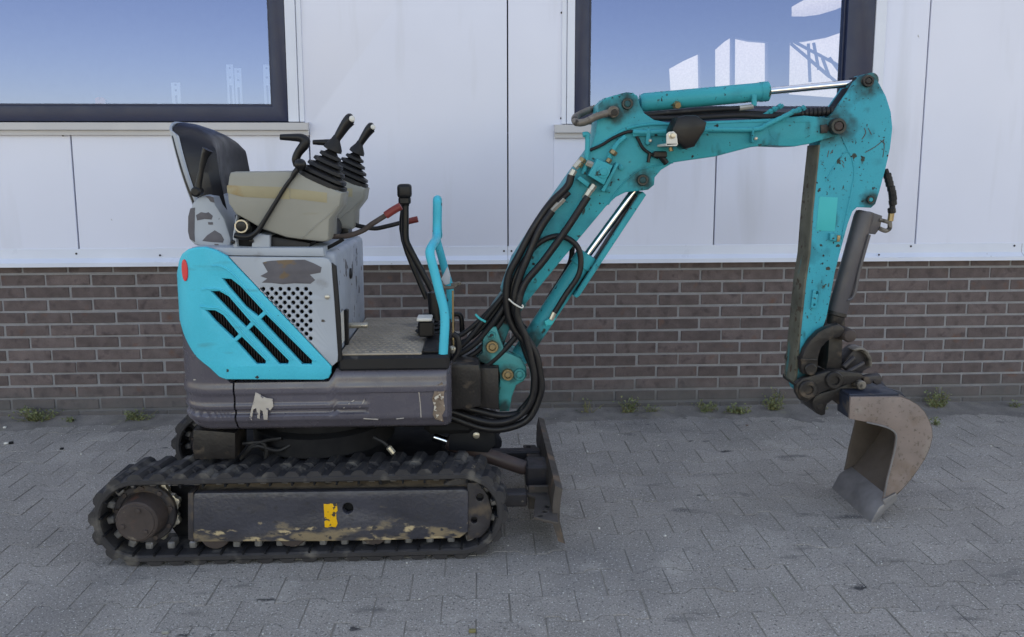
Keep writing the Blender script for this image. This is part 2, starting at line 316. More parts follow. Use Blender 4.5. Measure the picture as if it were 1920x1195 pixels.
def stain(m, pts, rad, col, rough=.45):
    "grease spread round the pins, ragged by noise"
    t = m.node_tree; N = t.nodes; L = t.links; b = N['Principled BSDF']
    g = N.new('ShaderNodeNewGeometry'); n = N.new('ShaderNodeTexNoise'); n.inputs['Scale'].default_value = 26; n.inputs['Detail'].default_value = 4; L.new(g.outputs['Position'], n.inputs['Vector'])
    acc = None
    for p, k in pts:
        d = N.new('ShaderNodeVectorMath'); d.operation = 'DISTANCE'; L.new(g.outputs['Position'], d.inputs[0]); d.inputs[1].default_value = p
        r = N.new('ShaderNodeMapRange'); r.inputs[1].default_value = 0; r.inputs[2].default_value = rad * k; r.inputs[3].default_value = .95; r.inputs[4].default_value = 0; L.new(d.outputs['Value'], r.inputs[0])
        if acc is None: acc = r.outputs[0]
        else:
            q = N.new('ShaderNodeMath'); q.operation = 'MAXIMUM'; L.new(acc, q.inputs[0]); L.new(r.outputs[0], q.inputs[1]); acc = q.outputs[0]
    ad = N.new('ShaderNodeMath'); ad.operation = 'ADD'; L.new(acc, ad.inputs[0]); L.new(n.outputs[0], ad.inputs[1])
    f = N.new('ShaderNodeMapRange'); f.inputs[1].default_value = .82; f.inputs[2].default_value = 1.25; f.inputs[3].default_value = 0; f.inputs[4].default_value = .85; L.new(ad.outputs[0], f.inputs[0])
    src = b.inputs['Base Color'].links[0].from_socket
    q = N.new('ShaderNodeMix'); q.data_type = 'RGBA'; L.new(f.outputs[0], q.inputs[0]); L.new(src, q.inputs[6]); q.inputs[7].default_value = col; L.new(q.outputs[2], b.inputs['Base Color'])
GREASE = srgb(40, 46, 44)
stain(M['boom'], [(W(1176, 195, -1.245), 1), (W(1204, 338, -1.245), 1), (W(1567, 237, -1.245), 1.3), (W(1150, 210, -1.245), 1.1), (W(955, 560, -1.245), 1.6), (W(1120, 330, -1.245), .9), (W(1000, 640, -1.2), 1.3)], .085, GREASE)
stain(M['arm'], [(W(1626, 152, -1.22), 1.5), (W(1568, 237, -1.22), 1.5), (W(1632, 375, -1.22), .8), (W(1512, 715, -1.22), 1.5)], .085, GREASE)
stain(M['bracketteal'], [(W(923, 650, -1.262), 1), (W(952, 702, -1.262), 1), (W(905, 675, -1.262), 1.2), (W(945, 765, -1.262), .8)], .06, srgb(34, 34, 34))

# ================================================================== SETTING
# ---- ground and paving
tag(MB().add([(-150, -150, -.03), (150, -150, -.03), (150, 150, -.03), (-150, 150, -.03)], [(0, 1, 2, 3)]).build('ground', M['ground']), kind='structure')
PX, PY, PX0, PY0 = .197, .1268, .185, -1.740       # paver pitch and phase measured along and across the rows
pave = MB().add([(-4.2, -3.6, -.0019), (4.2, -3.6, -.0019), (4.2, .02, -.0019), (-4.2, .02, -.0019)], [(0, 1, 2, 3)]).build('pavement', M['joint'])
tag(pave, kind='structure')
def paver_shape():
    a, g, gy = PX / 2, .0020, .0015; w1, w2 = PY / 2 + .0115, PY / 2 - .0115
    def loop(i):
        A = a - g - i; e = gy + i
        return [(-A, -w1 + e), (-.0615 - .4 * i, -w1 + e), (-.0375 - .4 * i, -w2 + e), (.0375 + .4 * i, -w2 + e), (.0615 + .4 * i, -w1 + e), (A, -w1 + e),
                (A, w1 - e), (.0615 + .4 * i, w1 - e), (.0375 + .4 * i, w2 - e), (-.0375 - .4 * i, w2 - e), (-.0615 - .4 * i, w1 - e), (-A, w1 - e)]
    v = [(x, y, -.03) for x, y in loop(0)] + [(x, y, -.0008) for x, y in loop(0)] + [(x, y, 0) for x, y in loop(.0010)]
    f = []
    for k in range(12):
        for r in (0, 1): f.append((r * 12 + k, r * 12 + (k + 1) % 12, (r + 1) * 12 + (k + 1) % 12, (r + 1) * 12 + k))
    f.append((25, 26, 27, 28, 31, 32, 33, 34)); f.append((24, 25, 34, 35)); f.append((28, 29, 30, 31))
    return v, f
pv, pf = paver_shape()
pme = MB().add(pv, pf).mesh('paver', M['paver'])
def in_view(p):
    d = Vector(p) - CAM; z = d.dot(_f)
    if z < .2: return False
    x = PPX + F_PX * d.dot(RT) / z; y = PPY - F_PX * d.dot(UP) / z
    return -90 < x < 2010 and y < 1260
cells = []
for j in range(-14, 14):
    yc = PY0 + (j + .5) * PY
    if yc > -.06 or yc < -3.5: continue
    off = PX0 if j % 2 == 0 else PX0 + PX / 2
    for i in range(-22, 22):
        xc = off + (i + .5) * PX
        cells.append((xc, yc))
vis = sorted([c for c in cells if in_view((c[0], c[1], 0))], key=lambda c: c[1])
solo = set(vis[:300])
for x, y in vis[:300]:
    inst('paver', pme, (x + random.gauss(0, .0007), y + random.gauss(0, .0007), random.uniform(-.0004, .0009)), pave, (random.uniform(-.005, .005), random.uniform(-.005, .005), random.gauss(0, .004)))
rest = MB()
for x, y in cells:
    if (x, y) in solo: continue
    dz = random.uniform(-.0004, .0009); tx, ty = random.uniform(-.005, .005), random.uniform(-.005, .005)
    rest.add([(x + a, y + b, c + dz + a * ty + b * tx) for a, b, c in pv], pf)
tag(rest.build('paver_field', M['paver'], pave), kind='stuff')
# uneven dirt washed up against the wall foot
nx, ny = 420, 22; v = []; f = []
for i in range(nx + 1):
    X = -4 + 8 * i / nx
    wd_ = .24 + .07 * mnoise.noise((X * 1.3, 0, 0)) + .03 * mnoise.noise((X * 6, 3, 0))
    for j in range(ny + 1):
        t = j / ny; Y = .01 - wd_ * t * 1.6
        h = .016 * (1 - t) ** 5 + .0022 + .0030 * mnoise.noise((X * 5, Y * 12, 1)) + .0018 * mnoise.noise((X * 30, Y * 40, 5)) - .0075 * t ** 1.3
        v.append((X, Y, h))
for i in range(nx):
    for j in range(ny):
        a = i * (ny + 1) + j; f.append((a, a + ny + 1, a + ny + 2, a + 1))
tag(MB().add(v, f).build('wall_foot_dirt', M['dirt']), 'strip of dark dirt washed up along the foot of the brick wall', 'dirt', kind='stuff')

# ---- building
bld = empty('building'); tag(bld, 'long workshop building with white cladding panels over a low brown brick plinth', 'building')
YP = -.020                                            # front face of the cladding
zt = W(960, 493, 0).z                                 # bottom of the drip flashing
mort = MB().box((-6, .004, -.1), (6, .12, zt + .05), 0).build('brick_wall', M['mortar'], bld)
BH, BW, Z0, X0 = .0637812, .22, .7456822, -2.1497
def brick_mesh(w):
    return MB().box((-w / 2, -.0, -.0258), (w / 2, .05, .0258), .0025).mesh('brick', M['brick'])
bme = [brick_mesh(.209 + .001 * k) for k in range(3)]
bl = []; far = MB()
for k in range(0, 12):
    zc = Z0 - (k + .5) * BH
    off = X0 if k % 2 == 0 else X0 + BW / 2 + .004 * (k % 3)
    for n in range(-14, 40):
        xc = off + (n + .5) * BW
        if -2.75 < xc < 2.85: bl.append((xc, zc))
        elif -5.9 < xc < 5.9: far.box((xc - .105, 0, zc - .0258), (xc + .105, .05, zc + .0258), .0025)
for n in range(-14, 40):                               # the course cut off by the flashing
    xc = X0 + (n) * BW
    if -5.9 < xc < 5.9: far.box((xc - .105, 0.0, Z0 + .006), (xc + .105, .05, Z0 + .0575), .0025)
bl.sort(key=lambda q: abs(q[0])); 
for x, z in bl[300:]: far.box((x - .105, 0, z - .0258), (x + .105, .05, z + .0258), .0025)
for x, z in bl[:300]:
    inst('brick', random.choice(bme), (x + random.gauss(0, .0012), random.uniform(-.0012, .0009), z + random.gauss(0, .0009)), mort, (0, random.gauss(0, .003), random.uniform(-.006, .006)))
tag(far.build('brick_field', M['brick'], mort), kind='stuff')
# cladding: one box per panel, seams between them
xs = lambda px, py=300: W(px, py, YP).x
zs = lambda py, px=960: W(px, py, YP).z
z_low = zs(463); z_sill = zs(253, 960)
def panel(x0, x1, z0, z1, name='cladding_panel'):
    return MB().box((x0 + .0035, YP, z0), (x1 - .0035, YP + .03, z1), .002).build(name, M['panel'], bld)
s1, s2, s3, s4, s5, s6 = xs(140, 360), xs(566, 120), xs(952, 200), xs(1057, 120), xs(1341, 370), xs(1731, 230)
wR = xs(1652, 120)
TOP1 = 2.75
zwl = zs(243, 300); zwr = zs(247, 1060)
panel(-5.9, s1 - 1.2, z_low, zwl); panel(s1 - 1.2, s1, z_low, zwl); panel(s1, xs(581, 300), z_low, zwl)
MB().outline([[(xs(581, 300) + .0035, z_low), (s3 - .0035, z_low), (s3 - .0035, TOP1), (s2 + .0035, TOP1), (s2 + .0035, zwl), (xs(581, 300) + .0035, zwl)]], YP, YP + .03, .002).build('cladding_panel', M['panel'], bld)
MB().outline([[(s3 + .0035, z_low), (xs(1038, 300), z_low), (xs(1038, 300), zwr), (s4 - .0035, zwr), (s4 - .0035, TOP1), (s3 + .0035, TOP1)]], YP, YP + .03, .002).build('cladding_panel', M['panel'], bld)
panel(xs(1038, 300) - .0035, s5, z_low, zwr); 
MB().outline([[(s5 + .0035, z_low), (s6 - .0035, z_low), (s6 - .0035, TOP1), (wR, TOP1), (wR, zwr), (s5 + .0035, zwr)]], YP, YP + .03, .002).build('cladding_panel', M['panel'], bld)
panel(s6, s6 + 1.25, z_low, TOP1); panel(s6 + 1.25, 5.9, z_low, TOP1)
for a, b in ((-5.9, -3.4), (-3.4, s2), (s2, s3), (s3, s4), (s4, wR), (wR, 5.9)): panel(a, b, TOP1 + .01, 4.6); panel(a, b, 4.61, 6.4)
# back, sides, roof: a shallow hall, backlit panes added at the rear
YR = 3.2
bg_ = MB(); bg_.box((-5.95, YP + .032, z_low - .02), (5.95, YP + .045, min(zwl, zwr) - .01), 0)
bg_.box((s2 - .04, YP + .032, zwl - .01), (s4 + .04, YP + .045, TOP1), 0); bg_.box((wR - .03, YP + .032, zwl - .01), (5.95, YP + .045, TOP1), 0)
bg_.box((-5.95, YP + .032, TOP1), (5.95, YP + .045, 6.4), 0)
bg_.build('panel_backing', M['gap'], bld)
MB().box((-6, YP, 6.41), (6, YR + .1, 6.55), .01).build('roof', M['roof'], bld)
MB().box((-6.05, YP + .05, -.05), (-5.96, YR, 6.4), 0).build('side_wall', M['panel'], bld)
MB().box((5.96, YP + .05, -.05), (6.05, YR, 6.4), 0).build('side_wall', M['panel'], bld)
MB().box((-5.95, YP + .06, TOP1 + .05), (5.95, YR - .02, TOP1 + .12), 0).build('ceiling', M['room'], bld)
MB().box((-5.95, .13, .02), (5.95, YR - .02, .1), 0).build('interior_floor', M['room'], bld)
pan = [ZP(q) for q in ([(685, 395), (775, 345), (862, 306), (866, 560), (695, 560)], [(948, 285), (1000, 240), (1048, 210), (1046, 560), (948, 560)],
      [(1062, 213), (1150, 232), (1250, 240), (1250, 570), (1060, 570)], [(1375, 244), (1480, 232), (1600, 210), (1760, 155), (1755, 480), (1640, 560), (1370, 540)],
      [(1385, 40), (1470, -8), (1780, -60), (1740, 10), (1640, 55), (1540, 85), (1460, 95), (1385, 95)])]
pl = [[(w.x, w.z) for w in (W(a, b, YR) for a, b in q)] for q in pan]
MB().outline([[(-5.95, -.05), (5.95, -.05), (5.95, 6.4), (-5.95, 6.4)]] + pl, YR, YR + .08, 0.001).build('rear_wall', M['room'], bld)
for q in pl:
    cx = sum(a for a, b in q) / len(q); cz = sum(b for a, b in q) / len(q)
    MB().outline([[(cx + (a - cx) * 1.03, cz + (b - cz) * 1.03) for a, b in q]], YR + .083, YR + .088, .0005).build('backlit_pane', M['frosted'], bld)  # translucent, sunlit from behind; added to give the right window its bright reflections
rb = MB()
for a, b in (((1380, 250), (1640, 470)), ((1400, 240), (1700, 400)), ((1480, 250), (1490, 470)), ((1510, 245), (1540, 400)), ((1440, 300), (1600, 440)), ((1560, 330), (1600, 440)), ((1600, 330), (1680, 440))):
    (x0_, y0_), (x1_, y1_) = ZP([a, b]); rb.rod(W(x0_, y0_, YR - .05), W(x1_, y1_, YR - .05), .014, 6)
rb.build('crane_lattice_strut', M['room'], bld)  # rods added in place of the crane lattice among the bright reflections
# flashing
prof = [(YP + .001, z_low + .004), (YP - .004, z_low + .003), (YP - .004, zs(479)), (YP - .022, zs(484.5)), (YP - .030, zs(486.5)), (YP - .030, zt), (YP - .022, zt), (YP - .022, zt + .012), (.02, zt + .012)]
def extr(prof, x0, x1):
    n = len(prof); vv = [(x0, a, b) for a, b in prof] + [(x1, a, b) for a, b in prof]
    return vv, [(i, i + 1, n + i + 1, n + i) for i in range(n - 1)]
MB().add(*extr(prof, -5.95, W(952, 470, YP).x - .001)).build('drip_flashing', M['trim'], bld)
MB().add(*extr(prof, W(952, 470, YP).x + .001, W(1914, 470, YP).x)).build('drip_flashing', M['trim'], bld)
MB().add(*extr(prof, W(1914, 470, YP).x + .002, 5.95)).build('drip_flashing', M['trim'], bld)
scr = MB().lathe((0, 0, 0), (0, -1, 0), [(0, .0055), (.002, .005), (.003, .003)], 8).mesh('screw', M['gap'])
for px, py, dy in ((143, 476, -.004), (945, 471, -.004), (959, 471, -.004), (1708, 462, -.004), (1902, 461, -.004), (555, 225, 0), (1053, 24, -.0), (1052, 222, 0), (1659, 14, 0), (118, 254, -.012), (1058, 257, -.012), (1648, 478, -.022), (300, 479, -.01)):
    inst('screw', scr, W(px, py, YP + dy - .001), bld)
# windows
def window(xl, xr, zb, ztop, fw_l, fw_r, fw_b, label):
    w = empty('window', (0, 0, 0)); w.parent = bld
    y0, y1 = YP - .008, YP + .06
    fr = MB()
    fr.outline([[(xl, zb), (xr, zb), (xr, ztop), (xl, ztop)], [(xl + fw_l, zb + fw_b), (xr - fw_r, zb + fw_b), (xr - fw_r, ztop - .07), (xl + fw_l, ztop - .07)]], y0, y1, .004)
    fr.build('frame', M['wframe'], w, label)
    bead = MB().outline([[(xl + fw_l - .001, zb + fw_b - .001), (xr - fw_r + .001, zb + fw_b - .001), (xr - fw_r + .001, ztop - .071), (xl + fw_l - .001, ztop - .071)],
                         [(xl + fw_l + .012, zb + fw_b + .012), (xr - fw_r - .012, zb + fw_b + .012), (xr - fw_r - .012, ztop - .08), (xl + fw_l + .012, ztop - .08)]], y0 + .02, y1 - .01, .003)
    bead.build('glazing_bead', M['wframe'], w)
    MB().add([(xl + fw_l, YP + .03, zb + fw_b), (xr - fw_r, YP + .03, zb + fw_b), (xr - fw_r, YP + .03, ztop - .06), (xl + fw_l, YP + .03, ztop - .06)], [(0, 1, 2, 3)]).build('pane', M['glass'], w)
    MB().box((xl, YP + .062, zb - .02), (xr, .22, zb + fw_b - .012), .003).build('window_board', M['bracketw'], w)
    return w
wl0, wl1 = xs(538, 120) - 3.1, xs(537, 120)
zb_l = zs(228, 300); gb_l = zs(199, 300)
window(wl0, wl1, zb_l, TOP1 - .1, .07, wl1 - xs(508, 120), gb_l - zb_l, 'dark blue grey frame of the left window')
wr0, wr1 = xs(1078, 120), xs(1637, 80)
zb_r = zs(232, 1300); gb_r = zs(203, 1300)
window(wr0, wr1, zb_r, TOP1 - .1, xs(1104, 120) - wr0, wr1 - xs(1586, 80), gb_r - zb_r, 'dark blue grey frame of the window behind the boom')
def sill(x0, x1, zt_, zb_):
    MB().add(*extr([(YP + .03, zt_ + .006), (YP - .035, zt_), (YP - .035, zb_ + .025), (YP - .018, zb_ + .022), (YP - .018, zb_), (YP + .001, zb_)], x0, x1)).add(
        [(x1, YP + .03, zt_ + .006), (x1, YP - .035, zt_), (x1, YP - .035, zb_ + .025), (x1, YP - .018, zb_ + .022), (x1, YP - .018, zb_), (x1, YP + .001, zb_)], [(0, 1, 2, 3, 4, 5)]).add(
        [(x0, YP + .03, zt_ + .006), (x0, YP - .035, zt_), (x0, YP - .035, zb_ + .025), (x0, YP - .018, zb_ + .022), (x0, YP - .018, zb_), (x0, YP + .001, zb_)], [(5, 4, 3, 2, 1, 0)]).build('window_sill', M['sill'], bld)
sill(-5.9, xs(580, 240), zs(231, 300), zs(254, 300))
sill(xs(1039, 245), xs(1665, 245), zs(235, 1060), zs(259, 1060))
MB().box((wl1 + .002, YP - .012, zs(229, 550)), (s2 - .022, YP + .02, TOP1), .002).build('vertical_trim', M['trim'], bld)
MB().box((s2 - .020, YP - .006, zs(229, 560)), (s2 + .004, YP + .02, TOP1), .002).build('vertical_trim', M['trim'], bld)
MB().box((s4 + .016, YP - .012, zs(233, 1065)), (wr0 - .002, YP + .02, TOP1), .002).build('vertical_trim', M['trim'], bld)
MB().box((s4 - .010, YP - .006, zs(233, 1055)), (s4 + .014, YP + .02, TOP1), .002).build('vertical_trim', M['trim'], bld)
MB().box((wr1 + .002, YP - .012, zs(238, 1640)), (wR + .010, YP + .02, TOP1), .002).build('vertical_trim', M['trim'], bld)

# things standing inside the left window
zi = gb_l - .012 + .001
def bracket(px0, px1, pyt, lab):
    Yi = .14; x0 = W(px0, 150, Yi).x; x1 = W(px1, 150, Yi).x; zt_ = W(px0, pyt, Yi).z; r = empty('metal_bracket', ((x0 + x1) / 2, Yi, zi))
    ho = []
    for q in (.08, .28):
        cz = zt_ - q * (zt_ - zi) ; ho.append([((x0 + x1) / 2 + .006 * math.cos(t * .785), cz + .006 * math.sin(t * .785)) for t in range(8)])
    sl = [((x0 + x1) / 2 + a, zt_ - b * (zt_ - zi)) for a, b in ((-.006, .45), (.006, .45), (.006, .9), (-.006, .9))]
    MB().outline([[(x0, zi), (x1, zi), (x1, zt_), (x0, zt_)]] + ho + [sl], Yi, Yi + .004, .0005).build('plate', M['bracketw'], r)
    MB().box((x0, Yi, zi), (x1, Yi + .05, zi + .003), 0).build('foot', M['bracketw'], r)
    tag(r, lab, 'bracket', 'brackets inside the left window')
bracket(425, 438, 121, 'tall pale slotted bracket inside the left window, left of the close pair')
bracket(440, 453, 128, 'slightly shorter pale slotted bracket inside the left window, right of the close pair')
bracket(494, 507, 121, 'pale slotted bracket inside the left window against the frame corner')
bracket(320, 337, 155, 'low wide pale bracket inside the left window, farthest left')
Yo = .10; a = W(178, 182, Yo); b = W(195, 200, Yo)
clip = empty('plug_clamp', (a.x, Yo, zi)); tag(clip, 'small orange clamp lying on the board inside the left window', 'clamp')
MB().prism([(178, 200), (178, 184), (184, 182), (186, 190), (189, 182), (196, 186), (196, 200)], Yo, Yo + .03, .002).build('jaw', M['orange'], clip)
MB().tube(P3([(194, 186), (205, 193), (228, 197)], Yo + .015), .004, 6).build('handle', M['plastic'], clip)

# ---- weeds along the wall foot and small litter
def weed(px, py, h, n, spread, lab, Y=-.06, dens=1.0):
    b = G(px, py, 0); b.y = min(b.y, Y) if py < 790 else b.y
    b = Vector((W(px, py, b.y).x, b.y, .0)); r = empty('weed', b); h *= random.uniform(.85, 1.3); spread *= random.uniform(.9, 1.25)
    st = MB(); lf = MB()
    for i in range(n):
        an = random.uniform(0, 6.283); L = h * random.uniform(.45, 1.1); sx = spread * random.uniform(.1, 1) * math.cos(an); sy = min(spread * .5 * random.uniform(.1, 1) * math.sin(an), .035)
        bx = random.uniform(-.4, .4) * spread
        path = [b + Vector((bx + sx * t, sy * t, L * (t - .25 * t * t * (abs(sx) / (spread + .001))))) for t in (0, .3, .65, 1)]
        st.tube(path, [.0016, .0008], 4, 3)
        for k in range(int(13 * dens)):
            t = random.uniform(.12, 1.05); q = path[0].lerp(path[3], t) + Vector((random.gauss(0, .008), random.gauss(0, .007), random.gauss(0, .006)))
            q.y = min(q.y, -.006); q.z = max(q.z, .004)
            d = Vector((random.gauss(0, 1), random.gauss(0, 1), random.uniform(-.1, .9))).normalized(); s_ = d.orthogonal().normalized(); s_ = Matrix.Rotation(random.uniform(0, 6.28), 3, d) @ s_
            ln = random.uniform(.008, .017); wd2 = ln * random.uniform(.28, .45)
            nn = d.cross(s_) * ln * .15
            lf.add([q, q + d * ln * .5 + s_ * wd2 + nn, q + d * ln, q + d * ln * .5 - s_ * wd2 + nn], [(0, 1, 2), (0, 2, 3)])
    st.build('stem', M['stem'], r); tag(lf.build('foliage', M['leaf'], r), kind='stuff')
    tag(r, lab, 'weed', 'weeds along the wall foot')
weed(70, 792, .075, 26, .11, 'wide low green weed at the wall foot at the far left edge')
weed(132, 786, .03, 6, .04, 'tiny weed just right of the wide weed at the far left', dens=.7)
weed(256, 788, .06, 18, .09, 'spreading weed at the wall foot just left of the excavator rear')
weed(1000, 772, .05, 6, .06, 'thin weed behind the hose loop of the boom foot', dens=.5)
weed(1100, 770, .07, 7, .06, 'sparse thin weed at the wall foot right of the boom foot', dens=.5)
weed(1180, 769, .10, 16, .055, 'tall upright weed at the wall foot below the leaning boom')
weed(1225, 771, .03, 7, .06, 'flat dry weed just right of the tall upright weed', dens=.6)
weed(1322, 769, .055, 14, .07, 'left one of two low weeds in the middle of the wall')
weed(1385, 776, .05, 18, .07, 'right one of two low weeds in the middle of the wall, nearer the yard')
weed(1455, 764, .085, 20, .065, 'bushy weed at the wall foot just left of the arm tip')
weed(1540, 762, .05, 9, .05, 'small weed behind the quick coupler hook', dens=.7)
weed(1757, 766, .11, 24, .075, 'large bushy weed at the wall foot right of the bucket')
weed(1757, 797, .04, 6, .025, 'single small weed in a paver joint right of the bucket', dens=.8)
weed(1905, 762, .03, 6, .05, 'low weed at the wall foot at the far right edge', dens=.7)
gv = MB()
for i in range(420):
    y = -random.random() ** 1.3 * 2.1; x = random.uniform(-2.6, 2.8)
    s = random.choice([.0016, .002, .0025, .003, .0045 if random.random() < .4 else .002])
    gv.lathe((x, y, .0005), (random.gauss(0, .3), random.gauss(0, .3), 1), [(0, s * .8), (s * .5, s), (s * 1.1, s * .5)], 5)
tag(gv.build('grit', M['pebble']), 'pale grit and crumbs scattered over the pavers', 'grit', kind='stuff')
def scrap(px, py, L, lab, m, m2=None):
    b = G(px, py, .003); o = empty('litter_scrap', (b.x, b.y, 0))
    MB().box(b + Vector((-L, -.006, -.0025)), b + Vector((L * .2, .006, .006)), .002).build('paper', M[m], o)
    if m2: MB().box(b + Vector((L * .25, -.005, -.0025)), b + Vector((L * 1.3, .007, .009)), .002, Matrix.Rotation(.5, 3, 'Z')).build('stub', M[m2], o)
    tag(o, lab, 'litter', 'litter on the pavers')
scrap(15, 832, .018, 'white scrap with a dark end lying on the pavers at the left edge', 'pebble', 'plastic')
scrap(11, 802, .012, 'small white scrap near the wall at the left edge', 'pebble')
scrap(118, 842, .012, 'small dark crumb on the pavers left of the excavator', 'plastic')
scrap(1402, 798, .010, 'small tan crumb on the pavers between boom and bucket', 'bucket')
scrap(890, 1184, .016, 'brown leaf crumb at the bottom edge in front of the track', 'stem')
scrap(315, 1186, .016, 'pale leaf crumb at the bottom edge left of the track', 'console')

# ================================================================== EXCAVATOR
ex = empty('mini_excavator', (-.55, -1.105, 0))
tag(ex, 'worn teal and grey mini excavator on rubber tracks, boom raised, bucket on the pavers', 'excavator')
YN, YT, YB = -1.50, -1.52, -1.18
# ---- upper body: panels bend round the rear corner
XB, RB = W(389, 600, YN).x, .115
K_ST = (RB * 1.19) / ((389 - 336) / 560.)
def bend(p, R_=RB, xb=XB):
    s = (xb - p.x)
    if s <= 0: return p
    s *= K_ST; d = p.y - YN; r = R_ - d
    if s < R_ * math.pi / 2:
        a = s / R_; return Vector((xb - r * math.sin(a), YN + R_ - r * math.cos(a), p.z))
    return Vector((xb - r, YN + R_ + (s - R_ * math.pi / 2), p.z))
def bent(mb, step=.0045, n=60):
    bm = bmesh.new()
    me = bpy.data.meshes.new('t'); me.from_pydata(mb.v, [], mb.f); bm.from_mesh(me); bpy.data.meshes.remove(me)
    for i in range(n):
        bmesh.ops.bisect_plane(bm, geom=bm.verts[:] + bm.edges[:] + bm.faces[:], plane_co=(XB - i * step, 0, 0), plane_no=(1, 0, 0))
    bm.verts.index_update(); o = MB().add([bend(v.co) for v in bm.verts], [tuple(v.index for v in q.verts) for q in bm.faces]); bm.free(); return o
side = ZB([(300, 93), (380, 118), (465, 165), (1240, 985), (1236, 1040), (1218, 1075), (1180, 1088), (450, 1085), (400, 1066), (330, 1000), (250, 915), (105, 690), (-60, 640), (-300, 640), (-300, 330), (40, 330), (90, 270), (118, 205), (150, 150), (195, 112), (245, 95)])
L = [ZB(q) for q in ([(425, 330), (490, 335), (560, 390), (730, 575), (690, 610), (600, 540), (480, 400)], [(750, 600), (1095, 945), (1090, 970), (1025, 970), (712, 635)],
     [(340, 425), (400, 425), (470, 465), (635, 655), (600, 692), (470, 560)], [(660, 680), (920, 945), (915, 968), (850, 968), (622, 715)],
     [(303, 567), (370, 570), (430, 605), (545, 745), (510, 778), (370, 645)], [(570, 768), (748, 945), (745, 968), (680, 968), (530, 800)])]
cover = bent(MB().prism(side, YN - .006, YN + .012, .005, holes=L)).build('side_cover', M['cover'], ex, 'bright teal louvred side cover')
gr = MB(); a = W(380, 520, YN); b = W(615, 700, YN)
n = 46
for i in range(n):
    x = a.x + (b.x - a.x) * i / n; gr.box((x, YN + .020, b.z), (x + (b.x - a.x) / n * .55, YN + .030, a.z), .001)
gr.build('louvre_grille', M['grille'], cover)
# pressed ridges beside the louvres
rg = MB()
for q in ([(345, 235), (420, 240), (500, 290), (600, 400), (770, 585), (1120, 945)], [(270, 410), (330, 405), (420, 415), (520, 490), (680, 660), (945, 935)], [(260, 535), (330, 545), (400, 550), (470, 600), (585, 735), (770, 935)]):
    rg.tube([p for p in P3(ZB(q), YN - .0058)], .0035, 6, 5)
rg.build('pressed_rib', M['cover'], cover)
c = ZB([(162, 270)])[0]; p0 = W(c[0] + 6, c[1], YN)
rf = MB(); pts = [(p0.x + .0085 * math.cos(t * .3142), p0.z + .034 * math.sin(t * .3142)) for t in range(20)]
bent(rf.outline([pts], YN - .010, YN - .005, .001), .004, 40).build('reflector', M['redlens'], cover, 'round red reflector on the rear corner')
# grey upper panel with punched holes
gp = ZB([(472, 165), (1175, 172), (1215, 182), (1240, 215), (1262, 500), (1290, 900), (1286, 950), (1246, 985)])
ho = []
rows = [408, 442, 476, 510, 542, 577, 609, 646, 677, 711, 743, 778]
for r_, yy in enumerate(rows):
    x = 730 + 32.2 * r_
    while x < 1092:
        ho.append(ZB([(x + 15.5 * math.cos(t * .628), yy + 15.5 * math.sin(t * .628)) for t in range(10)])); x += 64
gpan = MB().prism(gp, YN - .004, YN + .010, .003, holes=ho).build('perforated_panel', M['grey'], ex, 'grey blue painted panel with punched round holes')
MB().lathe(W(614, 557, YN - .0035), (0, -1, 0), [(0, .008), (.004, .0075), (.006, .004)], 12).build('panel_bolt', M['zinc'], gpan)
MB().prism(ZB([(760, 200), (800, 195), (900, 190), (1040, 188), (1110, 215), (1168, 245), (1160, 285), (1080, 300), (1120, 340), (1085, 368), (960, 365), (880, 372), (790, 362), (720, 360), (760, 330), (710, 310), (765, 280), (725, 210)]), YN - .0048, YN - .0042, .0001).build('paint_wear', M['bare'], gpan, 'worn dark patch of an old label')
# solid body behind the panels
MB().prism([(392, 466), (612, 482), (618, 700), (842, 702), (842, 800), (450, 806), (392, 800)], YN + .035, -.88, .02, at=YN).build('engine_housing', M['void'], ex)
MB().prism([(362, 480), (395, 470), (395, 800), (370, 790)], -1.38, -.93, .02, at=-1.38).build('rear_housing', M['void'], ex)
# top deck under the seat
MB().prism([(356, 465), (605, 465), (606, 483), (356, 480)], YN + .012, -.87, .006, at=YN).build('deck_plate', M['grey'], ex)
# seat base front cover
xf = W(630, 600, YN).x
MB().box((xf - .22, YN + .036, .66), (xf - .002, -.87, W(612, 484, YN).z + .015), .02, seg=3).build('seat_base_cover', M['greywear'], ex, 'chipped grey blue seat base front')
MB().prism([(621, 493), (630, 500), (638, 600), (641, 676), (632, 680), (626, 560)], YN - .002, YN + .014, .003).build('edge_seal', M['rubber'], ex)
sb = MB(); zb0 = W(640, 600, YN).z
sb.box((xf - .001, YN + .07, .70), (xf + .002, YN + .13, .80), 0); sb.build('warning_label', M['white'], ex)
MB().rod((xf, YN + .20, .735), (xf + .07, YN + .20, .735), .010).build('seat_base_bolt', M['zinc'], ex)
hd = MB().box((xf, YN + .14, .68), (xf + .012, YN + .165, .80), .003); hd.build('latch', M['plastic'], ex)
MB().lathe((xf - .002, -1.2, .90), (1, 0, 0), [(0, .02), (.006, .018), (.008, .01)], 12).build('key_cover', M['plastic'], ex)
